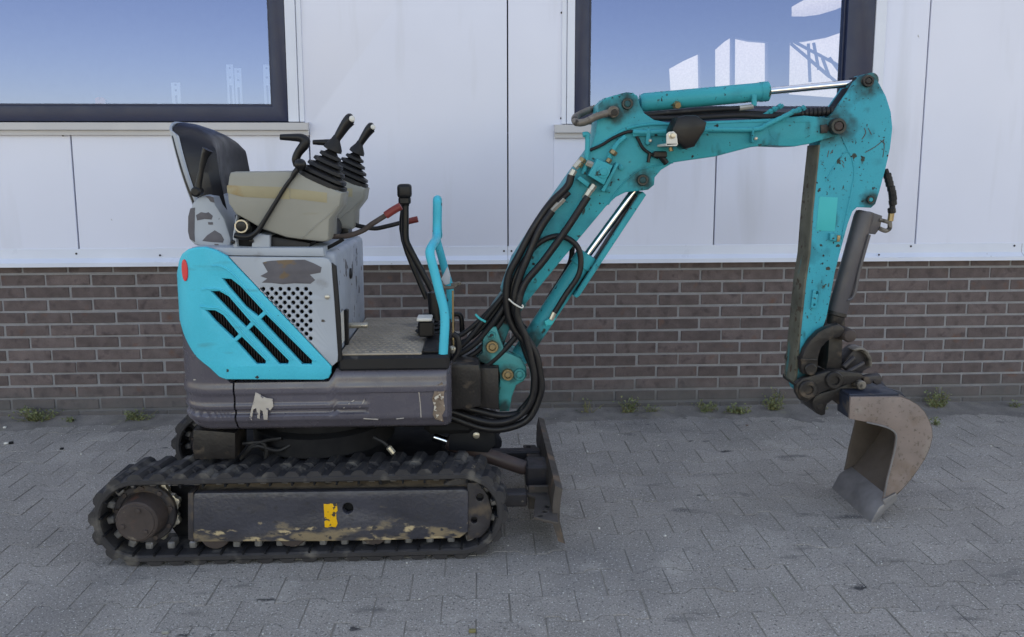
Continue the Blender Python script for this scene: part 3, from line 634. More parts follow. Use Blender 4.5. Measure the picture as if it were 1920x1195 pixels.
# ---- lower skirt
zA, zB_ = W(640, 694, YN).z, W(640, 809, YN).z
def skirt_y(cwt, z):
    t = (zA - z) / (zA - zB_)          # 0 top, 1 bottom
    K = [(0, .020), (.06, .006), (.12, .002), (.20, .0), (.28, -.004), (.36, -.004), (.40, .002), (.52, .002), (.56, -.002), (.62, .0), (.645, .010), (.70, .010), (.73, .0), (.80, .002), (.86, .012), (.95, .024), (1, .040)]
    for (a, ya), (b, yb) in zip(K, K[1:]):
        if a <= t <= b: y = ya + (yb - ya) * (t - a) / (b - a); break
    else: y = .04 if t > 1 else 0
    if cwt and t < .2: y = 0
    groove = .38 < t < .74
    return YN + y, groove
def skirt(x0, x1, gx, bendit, name, m, top_fn, nz_=44, nx_=60):
    v = []; f = []
    for i in range(nx_ + 1):
        X = x0 + (x1 - x0) * i / nx_
        for j in range(nz_ + 1):
            zt_ = top_fn(X); z = zt_ + (zB_ - zt_) * j / nz_
            y, g = skirt_y(bendit, z)
            if g and X > gx:
                y = YN + .001
            # round the front corner
            e = max(0, X - (x1 - .03)) if not bendit else 0
            if e: y += .03 - math.sqrt(max(.0009 - e * e, 0))
            v.append((X, y, z))
    n1 = len(v)
    for i in range(nx_):
        for j in range(nz_):
            a = i * (nz_ + 1) + j; f.append((a, a + 1, a + nz_ + 2, a + nz_ + 1))
    mb = MB().add(v, f)
    for i in range(nx_):                               # upper and lower returns
        for j in (0, nz_):
            a = i * (nz_ + 1) + j; b_ = a + nz_ + 1; o = len(mb.v)
            mb.v += [mb.v[a] + Vector((0, .06, 0)), mb.v[b_] + Vector((0, .06, 0))]; mb.f.append((a, b_, o + 1, o))
    for j in range(nz_):
        a = nx_ * (nz_ + 1) + j; o = len(mb.v); mb.v += [mb.v[a] + Vector((0, .5, 0)), mb.v[a + 1] + Vector((0, .5, 0))]; mb.f.append((a, a + 1, o + 1, o))
    if bendit: mb.v = [bend(p) for p in mb.v]
    return mb.build(name, m, ex)
xg = W(688, 770, YN).x; x437 = W(440, 760, YN).x; x844 = W(844, 740, YN).x
zlow = W(620, 716, YN).z; x618 = W(618, 700, YN).x
sk = skirt(x437 + .003, x844, xg, False, 'side_skirt', M['skirt'], lambda X: zlow if X < x618 else min(zA, zlow + (X - x618) * 2.2))
tag(sk, 'dark grey ribbed side skirt with scuffs')
zc_top = W(350, 618, YN).z
cw = skirt(x437 - .30, x437 - .003, 9, True, 'counterweight', M['skirt'], lambda X: min(zc_top, max(zlow, zlow + (XB + .06 - X) * 1.15)), nx_=90)
tag(cw, 'dark grey rounded counterweight at the rear')
MB().prism(ZD([(545, 330), (575, 345), (610, 365), (655, 372), (660, 420), (640, 445), (625, 440), (622, 505), (598, 505), (592, 450), (575, 440), (572, 500), (558, 495), (550, 430), (530, 440), (520, 510), (508, 490), (520, 430), (535, 380)]), YN - .0065, YN - .0035, .0001).build('scuff_mark', M['scuff'], sk)
MB().prism(ZD([(1690, 290), (1720, 280), (1745, 265), (1762, 300), (1755, 380), (1765, 440), (1745, 480), (1755, 520), (1700, 500), (1685, 470), (1695, 420), (1680, 370), (1695, 330)]), YN - .0035, YN - .0005, .0001).map(lambda p: (p.x, p.y + (.03 - math.sqrt(max(.0009 - max(0, p.x - (x844 - .03)) ** 2, 0))) , p.z)).build('rust_mark', M['rustscuff'], sk)
sc = MB()
for q in ([(1112, 430), (1140, 405), (1180, 380)], [(1215, 425), (1235, 400), (1250, 365)], [(1240, 498), (1335, 503)], [(1595, 320), (1605, 400), (1610, 490)], [(1450, 500), (1500, 495)]):
    sc.tube(P3(ZD(q), YN + .0005), .0016, 5, 3)
sc.build('scratch_mark', M['scuff'], sk)
MB().prism([(362, 806), (441, 812), (441, 861), (362, 861)], -1.43, -1.30, .004).build('rear_bracket', M['link'], ex)
# ---- floor
zF = W(740, 667, YN).z
MB().box((xf, YN + .004, zA - .006), (x844 - .002, -.87, zF - .003), .008).build('floor_edge', M['rubber'], ex)
fm = MB().box((xf + .003, YN + .02, zF - .004), (x844 - .09, -.885, zF + .003), .002)
for i in range(13):
    for j in range(20):
        x = xf + .02 + i * .0225 + (.011 if j % 2 else 0); y = YN + .04 + j * .0285
        if x < x844 - .10: fm.box((x - .007, y - .003, zF + .002), (x + .007, y + .003, zF + .0055), .001)
fm.build('floor_mat', M['mat_'], ex, 'dusty floor mat with raised dashes')
MB().box((x844 - .088, YN + .03, zF - .004), (x844 - .012, -.89, zF + .012), .006).build('pedal_plate', M['rubber'], ex)
# ---- tracks
TW = .165; CX1, CX2, CZ, RO = -1.0865, -.0600, .1535, .1415
LEN = 2 * (CX2 - CX1) + 2 * math.pi * RO
def path(s, off=0):
    s %= LEN; st = CX2 - CX1; arc = math.pi * RO
    if s < st: p, nrm = Vector((CX1 + s, 0, CZ + RO)), Vector((0, 0, 1))
    elif s < st + arc:
        a = (s - st) / RO; nrm = Vector((math.sin(a), 0, math.cos(a))); p = Vector((CX2, 0, CZ)) + nrm * RO
    elif s < 2 * st + arc: p, nrm = Vector((CX2 - (s - st - arc), 0, CZ - RO)), Vector((0, 0, -1))
    else:
        a = (s - 2 * st - arc) / RO; nrm = Vector((-math.sin(a), 0, -math.cos(a))); p = Vector((CX1, 0, CZ)) + nrm * RO
    return p + nrm * off, nrm
NL = 42; PT = LEN / NL
def make_track(y0, parent):
    mb = MB(); n = NL * 6; prof = [(.005, -.002), (0, -.007), (0, -.019), (.006, -.024), (TW - .006, -.024), (TW, -.019), (TW, -.007), (TW - .005, -.002), (TW - .02, 0), (.02, 0)]
    m_ = len(prof); v = []; f = []
    for i in range(n):
        s = i / n * LEN
        for (yy, o) in prof: p, _ = path(s, o); v.append((p.x, y0 + yy, p.z))
    for i in range(n):
        for k in range(m_): f.append((i * m_ + k, i * m_ + (k + 1) % m_, ((i + 1) % n) * m_ + (k + 1) % m_, ((i + 1) % n) * m_ + k))
    mb.add(v, f)
    def lug(s0, ya, yb, w0, w1, h):
        v = []
        for yy, sk_ in ((ya, 0), (yb, .012)):
            for ds, o in ((-w0, -.004), (-w0 * .85, .004), (-w1, h), (w1, h), (w0 * .85, .004), (w0, -.004)):
                p, _ = path(s0 + ds + sk_, o); yo = yy + (.003 if yy == ya else -.003) * (1 if o == h else 0); v.append((p.x, y0 + yo, p.z))
        f = [(k, (k + 1) % 6, 6 + (k + 1) % 6, 6 + k) for k in range(6)] + [(5, 4, 3, 2, 1, 0), (6, 7, 8, 9, 10, 11)]
        mb.add(v, f)
    for i in range(NL):
        s = i * PT
        lug(s, .0015, .080, .025, .010, .0125); lug(s + PT * .5, .072, TW - .0015, .025, .010, .0135)
        lug(s + PT * .25, .045, .10, .020, .008, .009)
    tr = mb.build('rubber_track', M['track'], parent)
    dl = MB().box((-.012, -.022, -.012), (.012, .022, .012), .004).mesh('drive_link', M['linkmetal'])
    for i in range(NL):
        p, nr = path(i * PT + PT * .5, -.034); inst('drive_link', dl, (p.x, y0 + TW * .42, p.z), tr, (0, math.atan2(nr.x, nr.z), 0))
    nt_ = MB()
    for i in range(NL):
        p, nr = path(i * PT, -.0275); a = math.atan2(nr.x, nr.z)
        nt_.box((p.x - .003, y0 + .0005, p.z - .006), (p.x + .003, y0 + .05, p.z + .006), .001, Matrix.Rotation(a, 3, 'Y'))
    tag(nt_.build('track_notch', M['void'], tr), kind='stuff')
    return tr
def make_undercarriage(y0, parent):
    make_track(y0, parent)
    c1 = Vector((CX1, y0, CZ)); ym = y0 + .085
    sp = MB(); nt2 = 9; rim = []
    for i in range(nt2 * 8):
        a = 2 * math.pi * i / (nt2 * 8); k = (i % 8) / 8; r = .094 + .017 * (1 if .3 < k < .6 else 0 if k < .12 or k > .8 else .5)
        rim.append((CX1 + r * math.cos(a), CZ + r * math.sin(a)))
    sp.outline([rim], ym - .010, ym + .012, .003)
    spr = sp.build('sprocket', M['zinc'], parent)
    MB().lathe((CX1, ym - .012, CZ), (0, -1, 0), [(0, .099), (.014, .099), (.018, .095), (.018, .080), (.014, .076), (.014, .05)], 40).build('sprocket_plate', M['steel'], spr)
    MB().lathe((CX1, ym - .02, CZ), (0, -1, 0), [(0, .070), (.006, .074), (.04, .070), (.066, .066), (.070, .062), (.070, .058), (.074, .056)], 36).build('drive_hub', M['hub'], spr)
    hb = MB().lathe((0, 0, 0), (0, -1, 0), [(0, .0085), (.005, .008), (.006, .004)], 6).mesh('hub_bolt', M['hub'])
    for i in range(9):
        a = 2 * math.pi * (i + .3) / 9; inst('hub_bolt', hb, (CX1 + .087 * math.cos(a), ym - .030, CZ + .087 * math.sin(a)), spr)
    for i in range(3):
        a = 2 * math.pi * (i + .62) / 3; inst('hub_bolt', hb, (CX1 + .042 * math.cos(a), ym - .094, CZ + .042 * math.sin(a)), spr)
    # frame
    d = y0 - YT
    pr = lambda pts, ya, yb, bv=.004, **k: MB().prism(pts, ya, yb, bv, **k).map(lambda p: (p.x, p.y + d, p.z))
    hole = [(652 + 10 * math.cos(t * .4488), 954 + 10 * math.sin(t * .4488)) for t in range(14)]
    mf = pr([(354, 934), (366, 925), (600, 922), (870, 918), (878, 922), (878, 998), (862, 1010), (720, 1014), (600, 1016), (366, 1017), (354, 1010)], -1.500, -1.47, .006, holes=[hole]).build('track_frame', M['frame'], parent)
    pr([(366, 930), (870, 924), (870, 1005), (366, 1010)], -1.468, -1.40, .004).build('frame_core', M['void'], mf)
    pr([(318, 912), (870, 908), (870, 1012), (340, 1014), (322, 990)], -1.385, -1.372, .002).build('gap_shade_plate', M['void'], mf)  # black sheet added to keep the gap behind sprocket and frame dark
    pr([(352, 925), (362, 924), (362, 1017), (352, 1012)], -1.503, -1.42, .003).build('frame_end_plate', M['steel'], mf)
    v = []; f = []
    A = [W(356, 934, -1.50), W(876, 922, -1.50)]
    for i in range(61):
        X = A[0].x + (A[1].x - A[0].x) * i / 60; zt_ = A[0].z + (A[1].z - A[0].z) * i / 60
        for j in range(6):
            t = j / 5; v.append((X, -1.496 + .075 * t + d, zt_ - .004 + .030 * t + .004 * mnoise.noise((X * 30, t * 4, d))))
    for i in range(60):
        for j in range(5): a = i * 6 + j; f.append((a, a + 6, a + 7, a + 1))
    MB().add(v, f).build('mud_ledge', M['mud'], mf)
    pr([(876, 906), (897, 905), (915, 930), (923, 960), (918, 990), (902, 1008), (876, 1014)], -1.492, -1.475, .004, holes=[[(900 + 7 * math.cos(t * .63), 933 + 7 * math.sin(t * .63)) for t in range(10)], [(889 + 6 * math.cos(t * .63), 976 + 6 * math.sin(t * .63)) for t in range(10)]]).build('idler_plate', M['steel'], mf)
    MB().lathe((CX2, y0 + .055, CZ), (0, 1, 0), [(0, .085), (.003, .098), (.012, .102), (.05, .102), (.058, .096), (.06, .08)], 36).build('front_idler', M['steel'], parent)
    rl = MB().lathe((0, 0, 0), (0, 1, 0), [(0, .035), (.002, .046), (.008, .049), (.05, .049), (.056, .045), (.058, .03)], 28).mesh('track_roller', M['hub'])
    for px in (403, 547, 701):
        q = W(px, 1008, -1.49); inst('track_roller', rl, (q.x, -1.492 + d, .039 + .049), parent)
    return mf
mf = make_undercarriage(YT, ex)
MB().prism(ZF([(305, 572), (345, 575), (365, 568), (400, 576), (418, 572), (425, 630), (412, 645), (415, 700), (425, 740), (410, 775), (370, 765), (340, 776), (315, 772), (312, 720), (330, 712), (312, 690)]), -1.5012, -1.5003, .0001).build('yellow_sticker', M['yellow'], mf, 'torn yellow warning sticker on the track frame')
make_undercarriage(YT + .668, ex)
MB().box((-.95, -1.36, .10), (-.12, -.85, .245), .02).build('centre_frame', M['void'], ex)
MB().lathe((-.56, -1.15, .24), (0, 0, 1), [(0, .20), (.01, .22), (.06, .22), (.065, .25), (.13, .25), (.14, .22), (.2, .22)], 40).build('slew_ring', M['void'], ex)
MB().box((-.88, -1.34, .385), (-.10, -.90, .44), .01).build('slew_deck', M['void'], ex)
for q in ([(452, 862), (470, 838), (500, 826), (528, 822)], [(455, 832), (490, 830), (500, 845), (498, 862)], [(462, 850), (480, 836), (520, 845), (545, 835)], [(700, 820), (722, 832), (735, 848), (748, 862)]):
    MB().tube(P3(q, -1.385), .007, 8).build('drain_hose', M['rubber'], ex)
MB().rod(W(728, 838, -1.401), W(738, 850, -1.401), .010, 8).build('hose_fitting', M['zinc'], ex)
MB().box((W(790, 825, -1.40).x, -1.27, .33), (W(890, 825, -1.3).x, -1.05, .40), .02).build('swing_base', M['void'], ex)
# ---- seat
ya, yb = -1.37, -.985
def seat_back():
    N, Mv = 18, 22; v = []; f = []
    base = W(378, 432, ya); top = W(311, 225, ya); dirv = top - base
    rows = []
    for j in range(Mv + 1):
        t = j / Mv; loop = []
        for side_ in (0, 1):
            for i in range(N + 1):
                u = i / N if side_ == 0 else 1 - i / N; s = 2 * u - 1; a = abs(s)
                wv = (1 - .10 * max(0, t - .45) ** 1.6 / .55 ** 1.6)
                yy = (ya + yb) / 2 + s * (yb - ya) / 2 * wv
                drop = .05 * a ** 4 * t
                c = base + dirv * t; c = Vector((c.x, yy, c.z - drop))
                curve = -.010 * math.sin(math.pi * t)
                if side_ == 0:
                    bol = (.050 * a ** 2.2) * math.sin(math.pi * min(1, .22 + .78 * (1 - t)) * .5) * (1 if t < .85 else (1 - t) / .15 * .6 + .4)
                    q = c + Vector((.050 + bol + curve + .058 * min(t, .8) / .8, 0, 0))
                    e = min(1, (1 - a) / .12); q.x -= .035 * (1 - e) ** 2
                    if t > .80: q.x -= .10 * ((t - .80) / .20) ** 2.2
                    q.x = max(q.x, c.x + .004 + curve * .6 + .012 * a ** 3)
                else:
                    q = c + Vector((-.004 + curve * .6 + .012 * a ** 3, 0, 0))
                loop.append(q)
        rows.append(loop)
    n = len(rows[0])
    for l in rows: v += l
    for j in range(Mv):
        for k in range(n): f.append((j * n + k, j * n + (k + 1) % n, (j + 1) * n + (k + 1) % n, (j + 1) * n + k))
    f.append(tuple(range(n))); f.append(tuple(range(Mv * n, (Mv + 1) * n)))
    shell = []; 
    return MB().add(v, f), rows, N
sbm, rws, Ns = seat_back()
seat = sbm.build('seat_backrest', M['vinyl'], ex)
v = []; f = []
n = Ns + 1
for l in rws:
    bk = l[n:]; 
    for k, q in enumerate(bk): 
        s = abs(2 * k / (n - 1) - 1); v.append(q + Vector((-.006 + .030 * max(0, s - .86) / .14, (.004 if q.y > (ya + yb) / 2 else -.004), 0)))
m0 = len(v)
for l in rws:
    for k, q in enumerate(l[n:]): 
        s = abs(2 * k / (n - 1) - 1); v.append(q + Vector((-.013 + .030 * max(0, s - .86) / .14, (.009 if q.y > (ya + yb) / 2 else -.009) * (1 if s > .8 else 0), .003)))
for j in range(len(rws) - 1):
    for k in range(n - 1):
        a = j * n + k; f.append((a, a + 1, a + n + 1, a + n)); f.append((m0 + a, m0 + a + n, m0 + a + n + 1, m0 + a + 1))
    for k in (0, n - 1): a = j * n + k; f.append((a, a + n, m0 + a + n, m0 + a))
for k in range(n - 1):
    for a in (k, (len(rws) - 1) * n + k): f.append((a, a + 1, m0 + a + 1, m0 + a))
MB().add(v, f).build('seat_shell', M['grey'], ex)
cb = W(395, 436, ya)
MB().box((cb.x - .02, ya + .005, cb.z - .05), (cb.x + .36, yb - .005, cb.z + .03), .035, seg=4).build('seat_cushion', M['vinyl'], ex)
MB().prism(ZA([(300, 770), (330, 735), (400, 708), (465, 722), (490, 790), (560, 900), (612, 1060), (600, 1165), (580, 1170), (520, 1140), (400, 1128), (310, 1105), (270, 1065), (262, 900), (285, 810)]), -1.42, -.96, .012).build('seat_pedestal', M['grey'], ex, 'grey blue seat pan side with peeled paint')
pw = MB()
for q in ([(285, 815), (322, 808), (320, 900), (318, 1010), (322, 1085), (280, 1060), (266, 1000), (268, 880)], [(330, 870), (370, 845), (410, 852), (430, 845), (465, 875), (455, 905), (400, 900), (340, 912)], [(380, 1075), (420, 1030), (480, 990), (530, 1020), (555, 1065), (545, 1090), (450, 1085)], [(425, 925), (465, 925), (468, 945), (430, 945)], [(405, 718), (430, 715), (470, 725), (478, 770), (445, 760), (430, 738)], [(475, 1100), (510, 1100), (515, 1120), (490, 1125)]):
    pw.prism(ZA(q), -1.4208, -1.4202, .0001)
pw.build('paint_wear', M['bare'], ex)
# adjuster lever beside the seat
lv = MB().tube(P3(ZA([(345, 690), (352, 620), (375, 500), (400, 400), (425, 345)]), -1.44), [.012, .010, .0085, .012, .017], 12, 4).build('seat_lever', M['plastic'], ex)
MB().lathe(W(369, 360, -1.44), (0, 1, 0), [(-.015, .010), (-.01, .016), (.02, .016), (.03, .012)], 14).build('lever_knuckle', M['plastic'], lv)
# latch bracket under the console
MB().prism(ZA([(650, 865), (660, 868), (650, 1045), (660, 1120), (775, 1125), (780, 1060), (830, 1020), (920, 1030), (920, 1138), (628, 1138), (622, 1040)]), -1.475, -1.40, .003).build('console_bracket', M['grey'], ex)
MB().prism(ZA([(640, 870), (780, 960), (780, 1125), (640, 1125)]), -1.455, -1.40, .003).build('bracket_recess', M['void'], ex)
MB().lathe(W(455, 424, -1.47), (0, -1, 0), [(-.02, .018), (.012, .021), (.016, .0205), (.016, .0165), (.010, .0155), (.010, .003)], 24).build('lock_ring', M['zinc'], ex)
MB().lathe(W(455, 424, -1.47), (0, -1, 0), [(0, .0155), (.0135, .015), (.0145, .012)], 20).build('lock_core', M['plastic'], ex)
MB().prism(ZA([(925, 1035), (1050, 1055), (1250, 1090), (1230, 1160), (940, 1165), (922, 1120)]), -1.46, -1.36, .01).build('cable_boot', M['rubber'], ex)
bb = MB()
for q in ((472, 452), (437, 454)): bb.lathe(W(q[0], q[1], -1.476), (0, -1, 0), [(0, .007), (.004, .0065), (.006, .003)], 8)
bb.build('bracket_bolt', M['plastic'], ex)
# ---- consoles with joysticks (the far one stands half a metre behind)
def console(dy):
    sh = lambda mb: mb.map(lambda p: (p.x, p.y + dy, p.z))
    body = sh(MB().prism(ZA([(600, 528), (640, 520), (1060, 515), (1115, 522), (1180, 545), (1330, 610), (1500, 692), (1492, 730), (1482, 800), (1400, 905), (1394, 1060), (1375, 1082), (1340, 1085), (1180, 1068), (1050, 1050), (850, 980), (740, 915), (640, 860), (585, 775), (575, 700), (577, 640), (588, 560)]), -1.485, -1.345, .012)).build('control_console', M['console'], ex)
    tp = MB().prism(ZA([(578, 630), (1040, 645), (1080, 655), (1080, 742), (700, 722), (580, 690)]), -1.4862, -1.4852, .0002)
    tp.prism(ZA([(1084, 655), (1380, 690), (1378, 770), (1084, 735)]), -1.4862, -1.4852, .0002)
    sh(tp).build('tape_strip', M['tape'], body)
    sh(MB().tube(P3(ZA([(1175, 1055), (1240, 1000), (1320, 930), (1400, 860), (1470, 790)]), -1.4855), .002, 5, 3)).build('moulded_ridge', M['console'], body)
    # boot
    b0 = W(603, 345, -1.415); ax = W(628, 268, -1.415) - b0; ax.normalize()
    prof = [(0, .062), (.004, .080), (.018, .079)]
    r0 = .074
    for k in range(4):
        h0 = .020 + k * .021; r = r0 - k * .0125; prof += [(h0, r - .012), (h0 + .005, r), (h0 + .014, r - .002), (h0 + .017, r - .013)]
    prof += [(.108, .016), (.112, .030), (.122, .029), (.145, .015), (.158, .011)]
    up = W(564, 327, -1.415); dn = W(641, 362, -1.415); tdir = (dn - up).normalized(); nrm = Vector((-tdir.z, 0, tdir.x)); nrm = nrm if nrm.z > 0 else -nrm
    mb = MB(); vv = []; ff = []; n = 28
    for d, r in prof:                                  # rings sheared so that the lower ones lie on the sloping console
        k = max(0, 1 - d / .11)
        for i in range(n):
            a = 2 * math.pi * i / n; cx_, cy_ = math.cos(a), math.sin(a)
            e = 4.0 * k + 2 * (1 - k); q = (abs(cx_) ** e + abs(cy_) ** e) ** (-1 / e)
            vv.append(b0 + ax * d + tdir * (cx_ * q * r * .98) * 1 + Vector((0, cy_ * q * r * (.86 if k > 0 else 1), 0)))
    for j in range(len(prof) - 1):
        for i in range(n): ff.append((j * n + i, j * n + (i + 1) % n, (j + 1) * n + (i + 1) % n, (j + 1) * n + i))
    ff.append(tuple(range(n))); ff.append(tuple(range((len(prof) - 1) * n, len(prof) * n)))
    js = sh(mb.add(vv, ff)).build('joystick_boot', M['rubber'], ex)
    sh(MB().tube(P3(ZA([(1440, 320), (1455, 265), (1490, 205), (1530, 145), (1565, 105), (1590, 98)]), -1.415), [.013, .0115, .014, .016, .0185, .020, .012], 14, 5)).build('joystick_grip', M['plastic'], js)
    c = W(664, 227, -1.415)
    sh(MB().lathe(c + Vector((-.010, -.006, .004)), (.55, -.8, .15), [(0, .010), (.012, .0095), (.015, .006)], 16)).build('thumb_button', M['white'], js)
    ll = sh(MB().tube(P3(ZA([(1135, 480), (1130, 425), (1150, 370), (1195, 310), (1205, 275), (1170, 252), (1100, 247), (1005, 245)]), -1.40), [.009, .013, .0135, .016, .0155, .014, .0115, .009], 14, 5)).build('lock_lever', M['plastic'], ex)
    return body
console(0); console(.487)
gl = MB().tube(P3(ZA([(640, 1030), (700, 1042), (760, 1038), (820, 1000), (880, 910), (960, 780), (1040, 650), (1105, 560)]), -1.495), [.009, .009, .0085, .008, .007, .0065, .0065, .006], 12, 5).build('throttle_lever', M['plastic'], ex)
MB().tube(P3(ZA([(1095, 575), (1125, 525), (1150, 490)]), -1.495), [.0065, .009, .008], 12, 3).lathe(W(563, 309, -1.495) + Vector((0, .017, 0)), (0, -1, 0), [(.0005, .004), (.004, .012), (.010, .0165), (.017, .0185), (.024, .0165), (.030, .012), (.0335, .004)], 18).build('lever_knob', M['plastic'], gl)
l1 = MB().tube(P3(ZC([(40, 395), (75, 388), (170, 385), (270, 352), (330, 310), (425, 250)]), -1.40), .0085, 10).build('travel_lock_lever', M['hub'], ex)
MB().tube(P3(ZC([(420, 253), (470, 220), (517, 193)]), -1.40), .0125, 10, 3).build('grip', M['redgrip'], l1)
l2 = MB().tube(P3(ZC([(208, 298), (230, 315), (270, 325), (350, 337), (430, 322), (525, 298)]), -.95), .0085, 10).build('travel_lock_lever', M['plastic'], ex)
MB().tube(P3(ZC([(565, 291), (595, 284), (626, 277)]), -.95), .012, 10, 3).tube(P3(ZC([(520, 299), (565, 291)]), -.95), .008, 8, 0).build('grip', M['redgrip'], l2)
MB().tube(P3(ZC([(30, 470), (90, 440), (150, 405)]), -1.42), .006, 8, 3).build('link_rod', M['plastic'], ex)
MB().prism(ZC([(75, 330), (180, 322), (185, 395), (120, 385), (70, 375)]), -.99, -.90, .006).build('console_mount', M['plastic'], ex)
# ---- travel lever, boots, pedals, hand rail
YL = -1.20
tl = MB().tube(P3(ZC([(545, 190), (546, 300), (548, 405), (575, 470), (640, 590), (718, 735)]), YL), [.0125, .0125, .0125, .012, .0115, .011], 12, 4).build('travel_lever', M['plastic'], ex)
a, b = W(745, 345, YL), W(772, 372, YL)
hb = MB().box((a.x, YL - .024, b.z), (b.x, YL + .024, a.z), .012, seg=3); hb.box((a.x + .004, YL - .020, b.z - .022), (b.x - .004, YL + .020, b.z + .006), .006)
hb.lathe(W(760, 376, YL), (0, 0, -1), [(0, .020), (.012, .014), (.02, .013)], 14); hb.build('lever_head', M['plastic'], tl)
tl2 = MB().tube(P3([(757, 380), (757, 450), (800, 560)], YL + .045), .0105, 10, 4); tl2.tube(P3([(812, 548), (815, 580), (816, 600)], YL), .022, 12, 2).build('lever_socket', M['plastic'], tl)
fb = MB()
for k in range(5): fb.lathe((W(805, 600, YL).x, YL, zF + .01 + k * .014), (0, 0, 1), [(0, .045 - k * .006), (.005, .052 - k * .006), (.011, .045 - k * .006)], 20)
fb.build('lever_boot', M['rubber'], ex)
MB().box((W(800, 625, YL).x - .02, -1.33, zF + .02), (W(812, 625, YL).x + .01, -1.27, zF + .075), .006).build('pedal', M['plastic'], ex)
MB().box((W(800, 625, YL).x - .024, -1.335, zF + .075), (W(812, 625, YL).x + .004, -1.265, zF + .086), .003).build('pedal_pad', M['white'], ex)
near = [W(831, 664, -1.47), W(834, 594, -1.46), W(824, 548, -1.45), W(813, 504, -1.44), W(806, 474, -1.43), W(812, 458, -1.36), W(818, 448, -1.28), W(819, 428, -1.238), W(819.5, 390, -1.236), W(819.5, 379, -1.234)]
tp = near[-1]; mid = [Vector((tp.x, -1.222, tp.z + .007)), Vector((tp.x, -1.198, tp.z + .007))]
def mir(p): return Vector((p.x, -2.42 - p.y, p.z))
rail = near + mid + [mir(p) for p in near[::-1]]
MB().tube(rail, .0148, 16, 4).build('hand_rail', M['rail'], ex, 'bright teal bent tube hand rail')
MB().prism(ZC([(775, 660), (815, 580), (835, 640), (830, 690), (800, 700)]), -1.36, -1.35, .002).build('rail_plate', M['grey'], ex)
MB().tube(P3(ZC([(785, 695), (800, 715), (850, 712), (890, 692), (885, 685), (840, 700)]), -1.34), .006, 8, 5).build('hook', M['shackle'], ex)
MB().rod(W(849, 545, -1.34), W(850, 648, -1.34), .0035, 8).build('stay_rod', M['brass'], ex)
MB().lathe(W(848, 655, -1.35), (0, -1, 0), [(-.01, .006), (0, .013), (.01, .013), (.014, .006)], 10).build('stay_bolt', M['zinc'], ex)
MB().tube(P3(ZC([(845, 890), (885, 885), (905, 910), (910, 1000)]), -1.15), .009, 10, 4).build('pipe_stub', M['plastic'], ex)
MB().tube(P3(ZC([(850, 1010), (880, 1040), (885, 1120), (850, 1180)]), -1.40), .010, 10, 4).build('front_hose', M['hose'], ex)
# ---- swing post and boom foot
MB().prism([(838, 690), (846, 682), (898, 684), (902, 700), (902, 762), (880, 768), (838, 770)], -1.36, -1.02, .008).build('swing_mount', M['link'], ex)
MB().prism([(898, 690), (935, 690), (936, 770), (898, 765)], -1.30, -1.08, .008).build('swing_post', M['link'], ex)
MB().prism([(842, 815), (905, 800), (928, 815), (928, 835), (915, 850), (842, 845)], -1.25, -1.10, .006).build('mount_plate', M['void'], ex)
MB().lathe(W(893, 816, -1.251), (0, -1, 0), [(0, .012), (.004, .012), (.006, .009)], 14).build('grease_cap', M['zinc'], ex)
sbr = MB().prism([(888, 674), (904, 662), (906, 625), (918, 612), (931, 614), (938, 636), (948, 660), (976, 672), (987, 690), (988, 706), (982, 715), (968, 723), (960, 745), (955, 772), (937, 773), (933, 745), (937, 716), (934, 686), (912, 684)], -1.262, -1.10, .006).build('swing_bracket', M['bracketteal'], ex, 'grimy teal swing bracket at the boom foot')
def boss(px, py, Y, r, parent, m='darkpin', core='boom', h=.008, cn='pin'):
    c = W(px, py, Y)
    o = MB().lathe(c, (0, -1, 0), [(-.01, r), (h * .6, r), (h, r * .9), (h, r * .62), (h * .5, r * .6), (h * .5, r * .3)], 22).build(cn, M[m], parent)
    MB().lathe(c, (0, -1, 0), [(0, r * .56), (h * .9, r * .54), (h * 1.1, r * .4), (h * 1.1, r * .15)], 14).build('pin_head', M[core], o)
    return o
boss(923, 650, -1.262, .022, sbr, 'brass', 'brass', .012); boss(922, 629, -1.262, .014, sbr, 'bracketteal', 'bracketteal', .010)
boss(952, 702, -1.262, .021, sbr, 'brass', 'brass', .012); boss(974, 702, -1.262, .022, sbr, 'bracketteal', 'bracketteal', .008)
boomfoot = MB().prism([(947, 545), (925, 575), (908, 605), (903, 630), (908, 655), (925, 664), (942, 658), (950, 632), (962, 600), (988, 573)], -1.232, -1.128, .006)
BO = [(940, 548), (962, 487), (1030, 384), (1074, 322), (1108, 277), (1117, 250), (1120, 222), (1123, 196), (1134, 184), (1174, 173), (1187, 174), (1196, 180), (1200, 197), (1209, 213), (1227, 225), (1259, 231), (1340, 227), (1460, 222), (1509, 217), (1551, 221), (1570, 222), (1582, 232), (1582, 247), (1570, 256), (1551, 260), (1518, 270), (1490, 275), (1457, 272), (1409, 276), (1340, 294), (1297, 300), (1263, 305), (1240, 319), (1228, 333), (1227, 347), (1216, 356), (1195, 359), (1173, 361), (1155, 370), (1137, 387), (1081, 454), (980, 577)]
YBN, YBF = -1.245, -1.115
